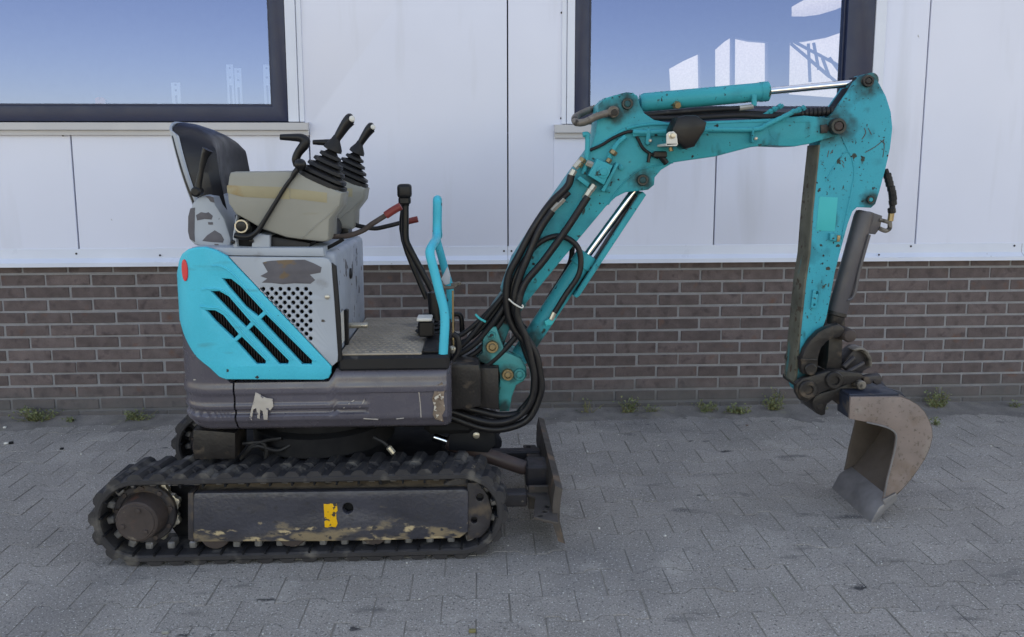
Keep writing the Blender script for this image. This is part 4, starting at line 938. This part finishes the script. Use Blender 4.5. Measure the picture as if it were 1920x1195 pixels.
# boom: solid box beam; its fork end is two plates either side of the arm
cut = 1500
BB = [q for q in BO]
beam = [q for q in BO if q[0] < 1492] ; 
boom = MB().prism(beam, YBN, YBF, .005, at=YBN).build('boom', M['boom'], ex, 'teal cranked boom with chipped paint')
boomfoot.build('boom_foot', M['grease'], boom)
tip = [(1440, 224), (1509, 217), (1551, 221), (1570, 222), (1583, 232), (1584, 246), (1570, 256), (1551, 260), (1518, 270), (1490, 275), (1440, 273)]
for y0_, y1_ in ((YBN - .001, YBN + .016), (YBF - .016, YBF + .001)): MB().prism(tip, y0_, y1_, .004, at=YBN).build('boom_fork', M['boom'], boom)
rdg = MB()
rdg.tube(P3([(1108, 282), (1140, 262), (1175, 242), (1215, 234), (1262, 233)], YBN), .006, 8, 5)
rdg.tube(P3([(1140, 384), (1165, 348), (1195, 322), (1225, 312), (1262, 305)], YBN), .003, 8, 5)
rdg.tube(P3([(1262, 234), (1340, 231), (1440, 228), (1520, 229)], YBN), .0025, 6, 3)
rdg.tube(P3(ZK([(340, 410), (345, 440), (375, 475)]), YBN - .001), .0015, 6, 4)
rdg.build('weld_seam', M['boom'], boom)
boss(1176, 195, YBN, .020, boom); boss(1204.6, 338, YBN, .020, boom); boss(1567.6, 237.5, YBN - .001, .029, boom, 'darkpin', 'hub', .022, 'arm_pin')
MB().prism(ZK([(662, 380), (700, 375), (715, 400), (700, 430), (662, 432)]), YBN - .010, YBN, .002).build('pin_keeper', M['link'], boom)
# ---- arm
AO = [(1612, 145), (1626, 138), (1640, 144), (1650, 158), (1662, 181), (1671, 210), (1674, 240), (1670, 277), (1662, 313), (1650, 358), (1642, 383), (1634, 390), (1608, 389), (1599, 397), (1590, 421), (1580, 458), (1566, 511), (1551, 593), (1540, 625), (1532, 660), (1524, 700), (1514, 740), (1500, 738), (1492, 715), (1494, 686), (1499, 634), (1510, 528), (1518, 476), (1523, 399), (1537, 268), (1545, 243), (1553, 222), (1572, 198), (1590, 173), (1603, 152)]
arm = MB().prism(AO, -1.221, -1.130, .004).build('arm', M['arm'], ex, 'scratched teal dipper arm')
MB().prism([(1534.5, 272), (1521, 399), (1515, 478), (1507, 528), (1496.5, 634), (1491, 690), (1488, 716), (1493, 722), (1497, 690), (1501, 634), (1512, 528), (1520, 476), (1525, 399), (1538, 272)], -1.2225, -1.129, .002, at=-1.221).build('worn_edge', M['worn'], arm, 'worn bare front edge of the arm')
rdg = MB(); rdg.tube(P3(ZK([(790, 455), (830, 540), (855, 590), (868, 680), (850, 790), (815, 960), (790, 1090)]), -1.2215), .0028, 6, 5)
rdg.tube(P3(ZK([(690, 730), (740, 640), (800, 560), (830, 548), (855, 590)]), -1.2215), .0022, 6, 4); rdg.build('weld_seam', M['arm'], arm)
MB().prism(ZK([(652, 826), (766, 832), (748, 1040), (630, 1036)]), -1.2222, -1.2212, .0002).build('paint_patch', M['decal'], arm, 'lighter teal square patch')
scm = MB()
for q in ([(935, 552), (1000, 515), (1055, 470)], [(1050, 470), (1055, 520), (1046, 582)], [(1030, 475), (1060, 500)], [(915, 470), (940, 430), (930, 400)], [(955, 400), (975, 440)], [(700, 580), (710, 540)], [(720, 560), (735, 535)], [(790, 600), (805, 620)], [(795, 625), (805, 645)]):
    scm.tube(P3(ZK(q), -1.2212), .0013, 5, 2)
scm.build('scratch_mark', M['scratch'], arm)
boss(1625.7, 152.5, -1.221, .021, arm, 'link', 'link', .012); boss(1631.5, 374.5, -1.221, .014, arm, 'darkpin', 'boom', .008)
MB().prism(ZL([(290, 595), (330, 600), (312, 712), (275, 708)]), -1.231, -1.221, .002, holes=[ZL([(315 + 9 * math.cos(t * .785), 613 + 9 * math.sin(t * .785)) for t in range(8)]), ZL([(297 + 9 * math.cos(t * .785), 690 + 9 * math.sin(t * .785)) for t in range(8)])]).build('clamp_boss', M['arm'], arm)
MB().prism(ZL([(400, 232), (445, 235), (440, 282), (398, 275)]), -1.236, -1.221, .002).build('clamp_boss', M['arm'], arm)
MB().prism(ZL([(445, 245), (465, 245), (460, 285), (442, 285)]), -1.234, -1.222, .001).build('clamp_bolt', M['brass'], arm)
MB().prism(ZK([(880, 80), (900, 95), (730, 300), (700, 330)]), -1.20, -1.15, .003).build('hose_guard', M['rubber'], arm)
# ---- arm cylinder on top of the boom
a, b = W(1198, 193.5, YB), W(1440, 171.5, YB); e = W(1602, 156, YB)
ac = MB(); d = (b - a); Lc = d.length
ac.lathe(a, d, [(0, .012), (.004, .027), (.02, .0325), (Lc - .03, .0325), (Lc - .029, .0345), (Lc - .002, .0345), (Lc, .032), (Lc, .014)], 28)
acy = ac.build('arm_cylinder', M['boom'], ex, 'teal arm cylinder above the boom')
MB().rod(b - d * .01, e, .0128, 18).build('rod', M['chrome'], acy)
q = W(1625.7, 152.5, YB); MB().rod(q - Vector((0, .035, 0)), q + Vector((0, .035, 0)), .026).build('rod_eye', M['grease'], acy)
MB().lathe(W(1269, 197, YB - .03), (0, -1, -.2), [(-.012, .016), (.006, .014), (.010, .0115), (.018, .011)], 6).build('port_plug', M['brass'], acy)
MB().rod(W(1414, 178, YB - .034), W(1414, 199, YB - .034), .009, 10).build('port_elbow', M['boom'], acy)
MB().rod(W(1385, 203.5, YB - .034), W(1412, 200, YB - .034), .009, 8).build('hose_fitting', M['zinc'], acy)
# ---- boom cylinder
a, b = W(952, 702, YB), W(1103, 475, YB); e = W(1203, 340, YB); d = b - a; Lc = d.length
bc = MB().lathe(a + d * .06, d, [(0, .02), (.01, .034), (Lc * .93 - .05, .034), (Lc * .93 - .048, .040), (Lc * .93, .040), (Lc * .935, .034), (Lc * .935, .016)], 28).rod(a - Vector((0, .05, 0)), a + Vector((0, .05, 0)), .03)
bcy = bc.build('boom_cylinder', M['boom'], ex, 'teal boom cylinder under the boom')
MB().rod(b - d * .02, e, .0145, 18).build('rod', M['chrome'], bcy)
MB().prism([(1076, 556), (1081, 559), (1087, 555), (1212, 366), (1206, 360), (1198, 366)], -1.222, -1.13, .003).build('cylinder_guard', M['boom'], bcy)
MB().prism([(1080, 545), (1194, 366), (1199, 366), (1085, 549)], -1.205, -1.15, .002).build('guard_lining', M['rubber'], bcy)
MB().prism(ZJ([(300, 1085), (340, 1060), (365, 1070), (345, 1105), (310, 1112)]), -1.235, -1.20, .004).build('port_block', M['decal'], bcy)
MB().rod(W(1033, 600, -1.232), W(1041, 583, -1.232), .0095, 8).build('hose_fitting', M['zinc'], bcy)
# ---- hoses, fittings and pipes on the boom
YH = -1.272
low = [(1000, 660), (1012, 700), (1008, 736), (984, 772), (940, 779), (890, 768), (842, 756)]
def hose(pts, r=.0125, Y=YH, m='hose', name='hydraulic_hose'):
    return MB().tube(P3(pts, Y), r, 12, 6).build(name, M[m], ex)
hose(ZJ([(452, 265), (428, 330), (330, 430), (235, 570), (155, 720), (100, 830), (88, 950), (102, 1060), (140, 1140), (195, 1210)]) + [(1003, 690), (1008, 730), (990, 768), (945, 780), (895, 770), (842, 757)], .0130)
hose(ZJ([(345, 465), (275, 570), (210, 720), (165, 830), (135, 950), (145, 1050), (190, 1160), (250, 1260)]) + [(1012, 700), (1014, 735), (992, 784), (950, 803), (905, 803), (842, 781)], .0130, YH - .010)
hose(ZJ([(545, 385), (430, 560), (300, 740), (200, 860), (160, 960), (150, 1060), (195, 1170)]) + [(996, 675), (1002, 715), (994, 755), (965, 785), (915, 792), (842, 770)], .0125, YH - .022)
hose(ZJ([(358, 1035), (420, 935), (490, 830), (505, 745), (485, 665), (415, 612), (340, 612), (265, 650), (200, 725), (150, 810), (120, 900), (115, 1000), (150, 1110)]) + [(985, 660), (1000, 700), (998, 740), (970, 776)], .0100, YH + .012)
hose(ZJ([(458, 660), (445, 755), (375, 880), (335, 940), (300, 1020)]), .010, -1.13, 'rubber')
for k, q in enumerate(([(950, 552), (918, 598), (885, 632), (846, 650)], [(946, 552), (910, 596), (875, 640), (846, 662)], [(955, 560), (925, 605), (890, 645), (848, 672)], [(940, 560), (900, 600), (870, 625), (846, 636)], [(962, 570), (935, 610), (900, 655), (860, 680)], [(985, 610), (960, 640), (930, 672), (900, 690), (846, 690)])):
    hose(q, .0085 + .001 * (k % 3), -1.235 - .010 * (k % 3), 'rubber', 'valve_hose')
MB().tube(P3(ZJ([(100, 958), (130, 985), (172, 1008), (182, 1000), (175, 992)]), YH - .045), .0028, 6, 3).build('hose_tie', M['white'], ex)
MB().tube(P3(ZG([(185, 25), (205, 45), (235, 62)]), YH - .02), .004, 6, 3).build('hose_tie', M['decal'], ex)
ft = MB()
for q in (((445, 280), (470, 235)), ((340, 465), (410, 395)), ((525, 400), (560, 345)), ((560, 350), (582, 318)), ((470, 225), (510, 180)), ((535, 195), (580, 215))):
    (x0_, y0_), (x1_, y1_) = ZJ(q); 
    o = MB().rod(W(x0_, y0_, YH), W(x1_, y1_, YH), .0115, 6).build('hose_fitting', M['zinc'], ex)
for q, r in (((512, 182), .013), ((497, 208), .012), ((685, 140), .014), ((660, 185), .010)):
    (x0_, y0_), = ZJ([q]); MB().rod(W(x0_ - 2, y0_ + 3, YH), W(x0_ + 3, y0_ - 4, YH), r, 6).build('pipe_union', M['brass'], ex)
MB().rod(*P3(ZJ([(375, 420), (440, 360)]), YH), .010, 10).build('pipe_end', M['rubber'], ex)
vb = MB().prism(ZH([(265, 742), (395, 800), (322, 962), (190, 882)]), -1.300, YBN - .002, .004).build('valve_block', M['boom'], ex, 'square teal valve block on the boom')
MB().lathe(W(1131, 322, -1.300), (0, -1, 0), [(-.005, .024), (.004, .023), (.006, .014), (.009, .013), (.010, .004)], 8).build('valve_plug', M['boom'], vb)
MB().prism(ZH([(425, 775), (445, 785), (325, 1020), (300, 1005)]), -1.285, YBN - .002, .002).build('mount_plate', M['boom'], vb)
for q in ((460, 815), (350, 1000)): MB().lathe(W(*ZH([q])[0], YBN), (0, -1, 0), [(0, .010), (.008, .010), (.010, .006)], 6).build('mount_bolt', M['boom'], vb)
MB().prism(ZH([(95, 910), (125, 885), (205, 945), (185, 980)]), -1.275, YBN, .003).build('pipe_clamp', M['boom'], ex)
pp = lambda pts, r=.008, Y=-1.262, n='hydraulic_pipe', m='boom': MB().tube(P3(pts, Y), r, 10, 5).build(n, M[m], ex)
pp(ZH([(355, 760), (385, 690), (440, 610), (500, 560)]), .0085); pp(ZH([(180, 545), (185, 600), (178, 720), (160, 830), (150, 870)]), .0085); pp(ZH([(145, 545), (180, 540), (190, 560)]), .009)
pp(ZH([(560, 520), (640, 524), (850, 520)]) + [(1290, 246), (1326, 243.5), (1415, 243), (1439, 234), (1484, 212), (1500, 206)], .0085)
pp(ZH([(560, 548), (640, 540), (850, 540)]) + [(1326, 248)], .006, -1.258)
pp([(1431, 217), (1445, 209), (1468, 198)], .0065, -1.20)
for q in ((1444, 210), (1452, 205), (1462, 200), (1487, 210), (1498, 206), (1506, 203)): MB().rod(W(q[0] - 3, q[1] + 2, -1.262 if q[0] > 1480 else -1.20), W(q[0] + 3, q[1] - 2, -1.262 if q[0] > 1480 else -1.20), .0105, 6).build('pipe_nut', M['boom'], ex)
for q in ((1219, 256), (1417, 252)):
    MB().box(W(q[0] - 7, q[1] + 16, -1.272) , Vector((W(q[0] + 7, 0, -1.272).x, YBN, W(q[0], q[1] - 14, -1.272).z)), .004).build('pipe_clip', M['boom'], ex)
    MB().lathe(W(q[0], q[1] + 8, -1.272), (0, -1, 0), [(0, .0065), (.004, .006), (.006, .003)], 6).build('clip_bolt', M['zinc'], ex)
hose([(1206, 216), (1262, 211), (1330, 206), (1386, 203)], .0085, YB - .036, 'rubber')
hose([(1215, 222), (1300, 221), (1380, 217), (1445, 219), (1500, 213)], .0095, YB - .04, 'rubber')
hose([(1212, 222), (1300, 216), (1380, 212), (1480, 216), (1540, 212)], .0095, YB + .01, 'rubber')
wrp = MB()
for i in range(9):
    p = W(1498 + i * 8, 213 - i * .7, YB - .02); wrp.lathe(p, (1, 0, -.15), [(0, .013), (.003, .0165), (.012, .0165), (.0145, .013)], 12)
wrp.tube(P3([(1565, 207), (1580, 190), (1597, 165), (1606, 150)], YB - .02), .013, 10, 4); wrp.build('spiral_hose_wrap', M['rubber'], ex)
hose(ZH([(205, 672), (300, 630), (380, 580), (450, 545), (520, 520), (565, 522), (600, 575), (640, 650), (700, 700), (770, 735)]), .0055, YBN - .010, 'rubber', 'lamp_cable')
MB().box(W(1226, 296, -1.275), W(1248, 284, -1.25), .004, Matrix.Rotation(-.5, 3, 'Y') if False else None).rod(W(1238, 292, -1.262), W(1250, 307, -1.262), .010, 8).tube(P3([(1218, 288), (1216, 300), (1215, 305)], -1.258), .006, 6, 2).build('cable_plug', M['plastic'], ex)
# ---- work lamp
wl = MB(); cpts = ZH([(935, 395), (1000, 380), (1090, 378), (1180, 440), (1168, 500), (1080, 642), (1000, 662), (945, 622), (905, 560), (885, 500)])
wl.prism(cpts, -1.365, -1.275, .012); lamp = wl.build('work_lamp', M['plastic'], ex, 'black work lamp bolted to the boom')
MB().prism(ZH([(840, 540), (860, 520), (900, 515), (925, 540), (935, 625), (840, 632)]), -1.372, -1.366, .001, holes=[]).box(W(1249, 274, -1.372), Vector((W(1270, 270, -1.372).x, YBN, W(1249, 271, -1.372).z + .003)), .001).build('lamp_bracket', M['white'], lamp)
MB().lathe(W(1260, 254, -1.372), (0, -1, 0), [(0, .012), (.002, .012), (.003, .007), (.010, .006)], 8).build('bracket_bolt', M['zinc'], lamp)
MB().rod(W(1257, 276, -1.33), W(1258, 284, -1.33), .007, 6).build('bracket_nut', M['brass'], lamp)
# ---- shackle on the boom knee
shk = MB().tube([W(1150, 210, -1.275), W(1120, 218, -1.272), W(1097, 229, -1.262), W(1081, 230, -1.24), W(1078, 222, -1.19), W(1085, 216, -1.15), W(1105, 207, -1.12), W(1128, 200, -1.10)], [.013, .012, .0125, .0125, .0125, .012, .012, .013], 14, 6)
shk.rod(W(1150, 210, -1.29), W(1150, 210, -1.25), .020); so = shk.build('lifting_shackle', M['shackle'], ex)
MB().rod(W(1152, 211, -1.305), W(1150, 210, -1.09), .011).build('shackle_pin', M['link'], so)
# ---- bucket cylinder
YC = YB
a, b = W(1622, 396, YC), W(1569, 588, YC); d = b - a; Lc = d.length
kc = MB().lathe(a, d, [(0, .02), (.004, .030), (.02, .0335), (Lc - .01, .0335), (Lc, .030), (Lc, .012)], 28); kcy = kc.build('bucket_cylinder', M['cylgrey'], ex, 'charcoal bucket cylinder behind the arm')
MB().prism([(1632, 397), (1655, 405), (1651, 428), (1642, 440), (1622, 438)], YC - .022, YC + .022, .004).build('port_block', M['cylgrey'], kcy)
MB().tube(P3([(1630, 440), (1612, 505), (1604, 545), (1597, 560), (1588, 563)], YC - .03), .006, 8, 4).build('cylinder_pipe', M['cylgrey'], kcy)
e = W(1572.5, 620, YC); MB().rod(b - d * .01, e, .024, 18).build('rod', M['link'], kcy)
MB().lathe(b - d * .02, d, [(0, .034), (.012, .035), (.016, .031), (.03, .030), (.05, .026)], 22).build('gland', M['link'], kcy)
hs = MB(); ch = [(1660, 318), (1664, 330), (1668, 345), (1673, 362), (1674, 380), (1672, 395)]
hs.tube(P3(ch, YC - .02), .0095, 10, 4)
for i, q in enumerate(ch[1:] + [(1666, 337), (1671, 354), (1674, 371)]): hs.rod(W(q[0] - .6, q[1] - 5, YC - .02), W(q[0] + .6, q[1] + 5, YC - .02), .0135, 10)
hs.build('armoured_hose', M['rubber'], ex)
MB().rod(*P3([(1672, 396), (1669, 415)], YC - .02), .0105, 8).build('hose_fitting', M['brass'], ex)
MB().tube(P3([(1668, 415), (1668, 428), (1660, 433), (1648, 428)], YC - .02), .008, 8, 4).tube(P3([(1666, 417), (1656, 414), (1648, 413)], YC - .02), .007, 8, 3).build('hose_elbow', M['shackle'], ex)
# ---- bucket linkage, quick coupler
lk = lambda q, y0_, y1_, n, m='link', bv=.005, sm=0: MB().prism(ZM(q), y0_, y1_, bv, sm).build(n, M[m], ex)
lk([(600, 255), (660, 238), (715, 275), (715, 330), (660, 365), (600, 372), (545, 410), (500, 460), (472, 540), (466, 650), (440, 720), (330, 705), (308, 650), (318, 560), (345, 480), (400, 390), (480, 310), (545, 275)], -1.262, -1.228, 'curved_link')
lk([(600, 255), (660, 238), (715, 275), (715, 330), (660, 365), (600, 372), (545, 410), (500, 460), (472, 540), (466, 650), (440, 720), (330, 705), (308, 650), (318, 560), (345, 480), (400, 390), (480, 310), (545, 275)], -1.122, -1.09, 'curved_link')
MB().prism(ZM([(310, 560), (465, 560), (470, 590), (310, 590)]), -1.266, -1.226, .004).build('link_collar', M['link'], ex)
lk([(572, 330), (700, 330), (698, 470), (690, 660), (540, 668), (560, 560)], -1.215, -1.135, 'rod_link')
e = W(1572.6, 620.5, YB); MB().lathe((e.x, -1.275, e.z), (0, 1, 0), [(0, .012), (.004, .021), (.012, .0245), (.185, .0245), (.19, .02)], 22).build('link_pin', M['hub'], ex)
e = W(1519, 692, -1.262); MB().rod((e.x, -1.272, e.z), (e.x, -1.08, e.z), .022).build('link_pin', M['link'], ex)
lk([(265, 800), (330, 745), (450, 712), (560, 678), (660, 672), (880, 700), (895, 740), (790, 790), (620, 835), (500, 880), (410, 940), (370, 970), (300, 950), (262, 880)], -1.268, -1.240, 'coupler_cheek')
lk([(265, 800), (330, 745), (450, 712), (560, 678), (660, 672), (880, 700), (895, 740), (790, 790), (620, 835), (500, 880), (410, 940), (370, 970), (300, 950), (262, 880)], -1.112, -1.085, 'coupler_cheek')
for q, r in (((365, 845), .033), ((610, 757), .031)):
    c = W(*ZM([q])[0], -1.268); o = MB().lathe(c, (0, -1, 0), [(-.005, r), (.010, r), (.014, r * .9), (.014, r * .55), (.006, r * .5), (.006, r * .25)], 24).build('coupler_boss', M['link'], ex)
    MB().rod((c.x, -1.27, c.z), (c.x, -1.085, c.z), r * .5).build('coupler_pin', M['link'], o)
lk([(415, 960), (440, 915), (490, 885), (620, 850), (760, 790), (830, 785), (900, 800), (920, 850), (780, 880), (700, 890), (690, 1000), (650, 985), (600, 952), (555, 985), (540, 1030), (538, 1085), (500, 1097), (455, 1075), (425, 1030)], -1.245, -1.105, 'coupler_hook', 'link')
MB().rod(W(*ZM([(490, 1010)])[0], -1.247), W(*ZM([(490, 1010)])[0], -1.247) + Vector((0, .02, 0)), .014).build('hook_pin', M['link'], ex)
c = W(*ZM([(878, 812)])[0], -1.285); MB().rod(c, c + Vector((0, .20, 0)), .0165, 18).build('coupler_bar', M['shackle'], ex)
lk([(890, 735), (960, 720), (1050, 712), (1075, 750), (1060, 800), (1020, 810), (1000, 800), (985, 775), (965, 800), (930, 805), (900, 790)], -1.255, -1.225, 'coupler_latch', 'steel')
lk([(690, 620), (720, 570), (790, 490), (830, 462), (890, 462), (940, 500), (972, 560), (972, 640), (900, 680), (880, 702), (740, 680)], -1.17, -1.10, 'coupler_ear', 'steel', .008)
lk([(790, 480), (835, 456), (900, 462), (945, 497), (980, 560), (980, 640), (950, 640), (945, 570), (910, 520), (860, 490), (810, 500)], -1.20, -1.15, 'coupler_rim', 'shackle', .008)
MB().rod(W(*ZM([(735, 690)])[0], -1.235), W(*ZM([(890, 600)])[0], -1.20), .008, 10).rod(W(*ZM([(700, 640)])[0], -1.22), W(*ZM([(800, 550)])[0], -1.20), .009, 10).build('coupler_spring_rod', M['steel'], ex)
# ---- bucket
Yk0, Yk1 = -1.328, -1.030
outer = [(1690, 744), (1706, 750), (1721, 759), (1734, 772), (1742, 787), (1748, 803), (1749, 820), (1744, 840), (1734, 862), (1721, 882), (1707, 901), (1693, 917)]
inner = [(1655, 941), (1658, 931), (1664, 900), (1672, 868), (1678, 843), (1681, 822), (1679, 813), (1673, 807), (1658, 800), (1625, 792), (1593, 786), (1595, 745)]
plate = outer + [(1679, 929)] + inner
bk = MB().prism(plate, Yk0, Yk0 + .012, .003, at=Yk0).build('bucket_side', M['bucket'], ex, 'rusty grey near side plate of the bucket')
MB().prism(plate, Yk1 - .012, Yk1, .003, at=Yk0).build('bucket_side', M['bucketin'], ex)
prof = [W(a, b, Yk0) for a, b in ([(1640, 747), (1664, 745)] + outer + [(1679, 932), (1660, 953)])]
v = []; f = []; n = len(prof)
cen = W(1660, 850, Yk0)
for yy in (Yk0 + .0005, Yk1 - .0005):
    for p in prof: v.append((p.x, yy, p.z))
for yy in (Yk0 + .0005, Yk1 - .0005):
    for p in prof:
        dv = (cen - p); dv.y = 0; dv.normalize(); q = p + dv * .010; v.append((q.x, yy, q.z))
for i in range(n - 1): f += [(i, i + 1, n + i + 1, n + i), (2 * n + i, 3 * n + i, 3 * n + i + 1, 2 * n + i + 1), (i, 2 * n + i, 2 * n + i + 1, i + 1), (n + i, n + i + 1, 3 * n + i + 1, 3 * n + i)]
f += [(0, n, 3 * n, 2 * n), (n - 1, 3 * n - 1, 4 * n - 1, 2 * n - 1)]
MB().add(v, f).build('bucket_shell', M['bucketin'], ex)
MB().prism([(1679, 930), (1683, 935), (1637, 981), (1631, 981), (1648, 950)], Yk0 - .004, Yk1 + .004, .002, at=Yk0).build('cutting_edge', M['lip'], ex, 'polished steel cutting edge of the bucket')
MB().tube(P3(inner[1:-2], Yk0 - .0005), .0032, 6, 3).build('worn_rim', M['lip'], bk)
MB().prism([(1655, 938), (1680, 925), (1684, 931), (1660, 948)], Yk0 - .008, Yk0 + .0, .001).build('edge_tab', M['lip'], ex)
a = W(1590, 743, Yk0); b = W(1690, 738, Yk0)
MB().box((W(1596, 745, Yk0).x, Yk0 + .0125, a.z - .012), (b.x, Yk1 - .0125, a.z + .003), .002).build('bucket_top_plate', M['bluesteel'], ex)
MB().prism([(1594.5, 746), (1599, 746), (1599, 786), (1594, 786)], Yk0 + .013, Yk0 + .10, .002, at=Yk0).build('bucket_hanger', M['bluesteel'], ex)
MB().prism([(1580, 745), (1600, 735), (1660, 727), (1690, 735), (1700, 746)], -1.25, -1.235, .002, at=-1.25).build('bucket_ear', M['bluesteel'], ex)
MB().prism([(1580, 745), (1600, 735), (1660, 727), (1690, 735), (1700, 746)], -1.12, -1.105, .002, at=-1.25).build('bucket_ear', M['bluesteel'], ex)
# ---- dozer blade
v = []; f = []; by0, by1 = -1.50, -.795
pf_ = [(1055, 917), (1052, 935), (1050, 955), (1049.5, 975), (1052, 995), (1060, 1020)]
pb = [W(a, b, by0) for a, b in pf_]
for yy in (by0, by1):
    for p in pb: v.append((p.x, yy, p.z))
    for p in pb: v.append((p.x - .024, yy, p.z + .010))
n = len(pb)
for i in range(n - 1):
    f += [(i, i + 1, 2 * n + i + 1, 2 * n + i), (n + i, 3 * n + i, 3 * n + i + 1, n + i + 1), (i, n + i, n + i + 1, i + 1), (2 * n + i, 2 * n + i + 1, 3 * n + i + 1, 3 * n + i)]
f += [(0, 2 * n, 3 * n, n), (n - 1, 2 * n - 1, 4 * n - 1, 3 * n - 1)]
bd = MB().add(v, f).build('dozer_blade', M['bladesteel'], ex, 'worn steel dozer blade')
xb_ = pb[2].x - .008
rb2 = MB()
for zz in (pb[0].z - .05, pb[-1].z + .04): rb2.box((xb_ - .05, by0 + .05, zz - .006), (xb_ - .001, by1 - .05, zz + .006), .002)

for y0_, xe in ((-1.37, xb_ - .09), (-.98, xb_ - .002)): MB().box((-.12, y0_, .105), (xe, y0_ + .05, .155), .006).build('blade_arm', M['steel'], ex)
MB().box((xb_ - .085, -1.335, .08), (xb_ - .002, -1.322, .165), .003).build('blade_gusset', M['bladesteel'], bd)
MB().box((xb_ - .045, -1.46, .09), (xb_ - .002, -1.445, .13), .002).build('blade_gusset', M['bladesteel'], bd)
for z_ in (.142, .100):
    MB().hplate(ZO([(965, 408), (1000, 402), (1165, 405), (1172, 578), (1100, 565), (1038, 545), (1042, 470), (1052, 432), (1030, 425), (965, 412)]) if False else [(975, 920), (1000, 917), (1043, 921), (1047, 980), (1020, 974), (1001, 969), (1002, 945), (1004, 932), (994, 928), (975, 926)], z_ - .010, z_, holes=[[(c_[0] + 5 * math.cos(t * .785), c_[1] + 2.6 * math.sin(t * .785)) for t in range(8)] for c_ in ((1027, 950), (1022, 959), (1013, 967))] if z_ > .12 else ()).build('blade_extension_lug', M['bladesteel'], ex)
MB().hplate([(981, 834), (1003, 834), (1014, 846), (1014, 862), (990, 858), (986, 848)], .135, .147, holes=[[(c_[0] + 5 * math.cos(t * .785), c_[1] + 2.2 * math.sin(t * .785)) for t in range(8)] for c_ in ((991, 838), (1001, 842))]).build('blade_extension_lug', M['bladesteel'], ex)
a, b = W(838, 828, -1.20), W(990, 880, -1.20); d = b - a; Lc = d.length
bl_ = MB().lathe(a, d, [(0, .02), (.01, .030), (.06, .031), (.065, .0265), (Lc - .02, .0265), (Lc, .02)], 24).build('blade_cylinder', M['browncyl'], ex, 'brown black dozer blade lift cylinder')
MB().rod(W(812, 819, -1.20), a, .015, 16).build('rod', M['chrome'], bl_)
MB().box((b.x - .01, -1.25, b.z - .05), (xb_ - .002, -1.15, b.z + .03), .008).build('cylinder_clevis', M['steel'], bd)
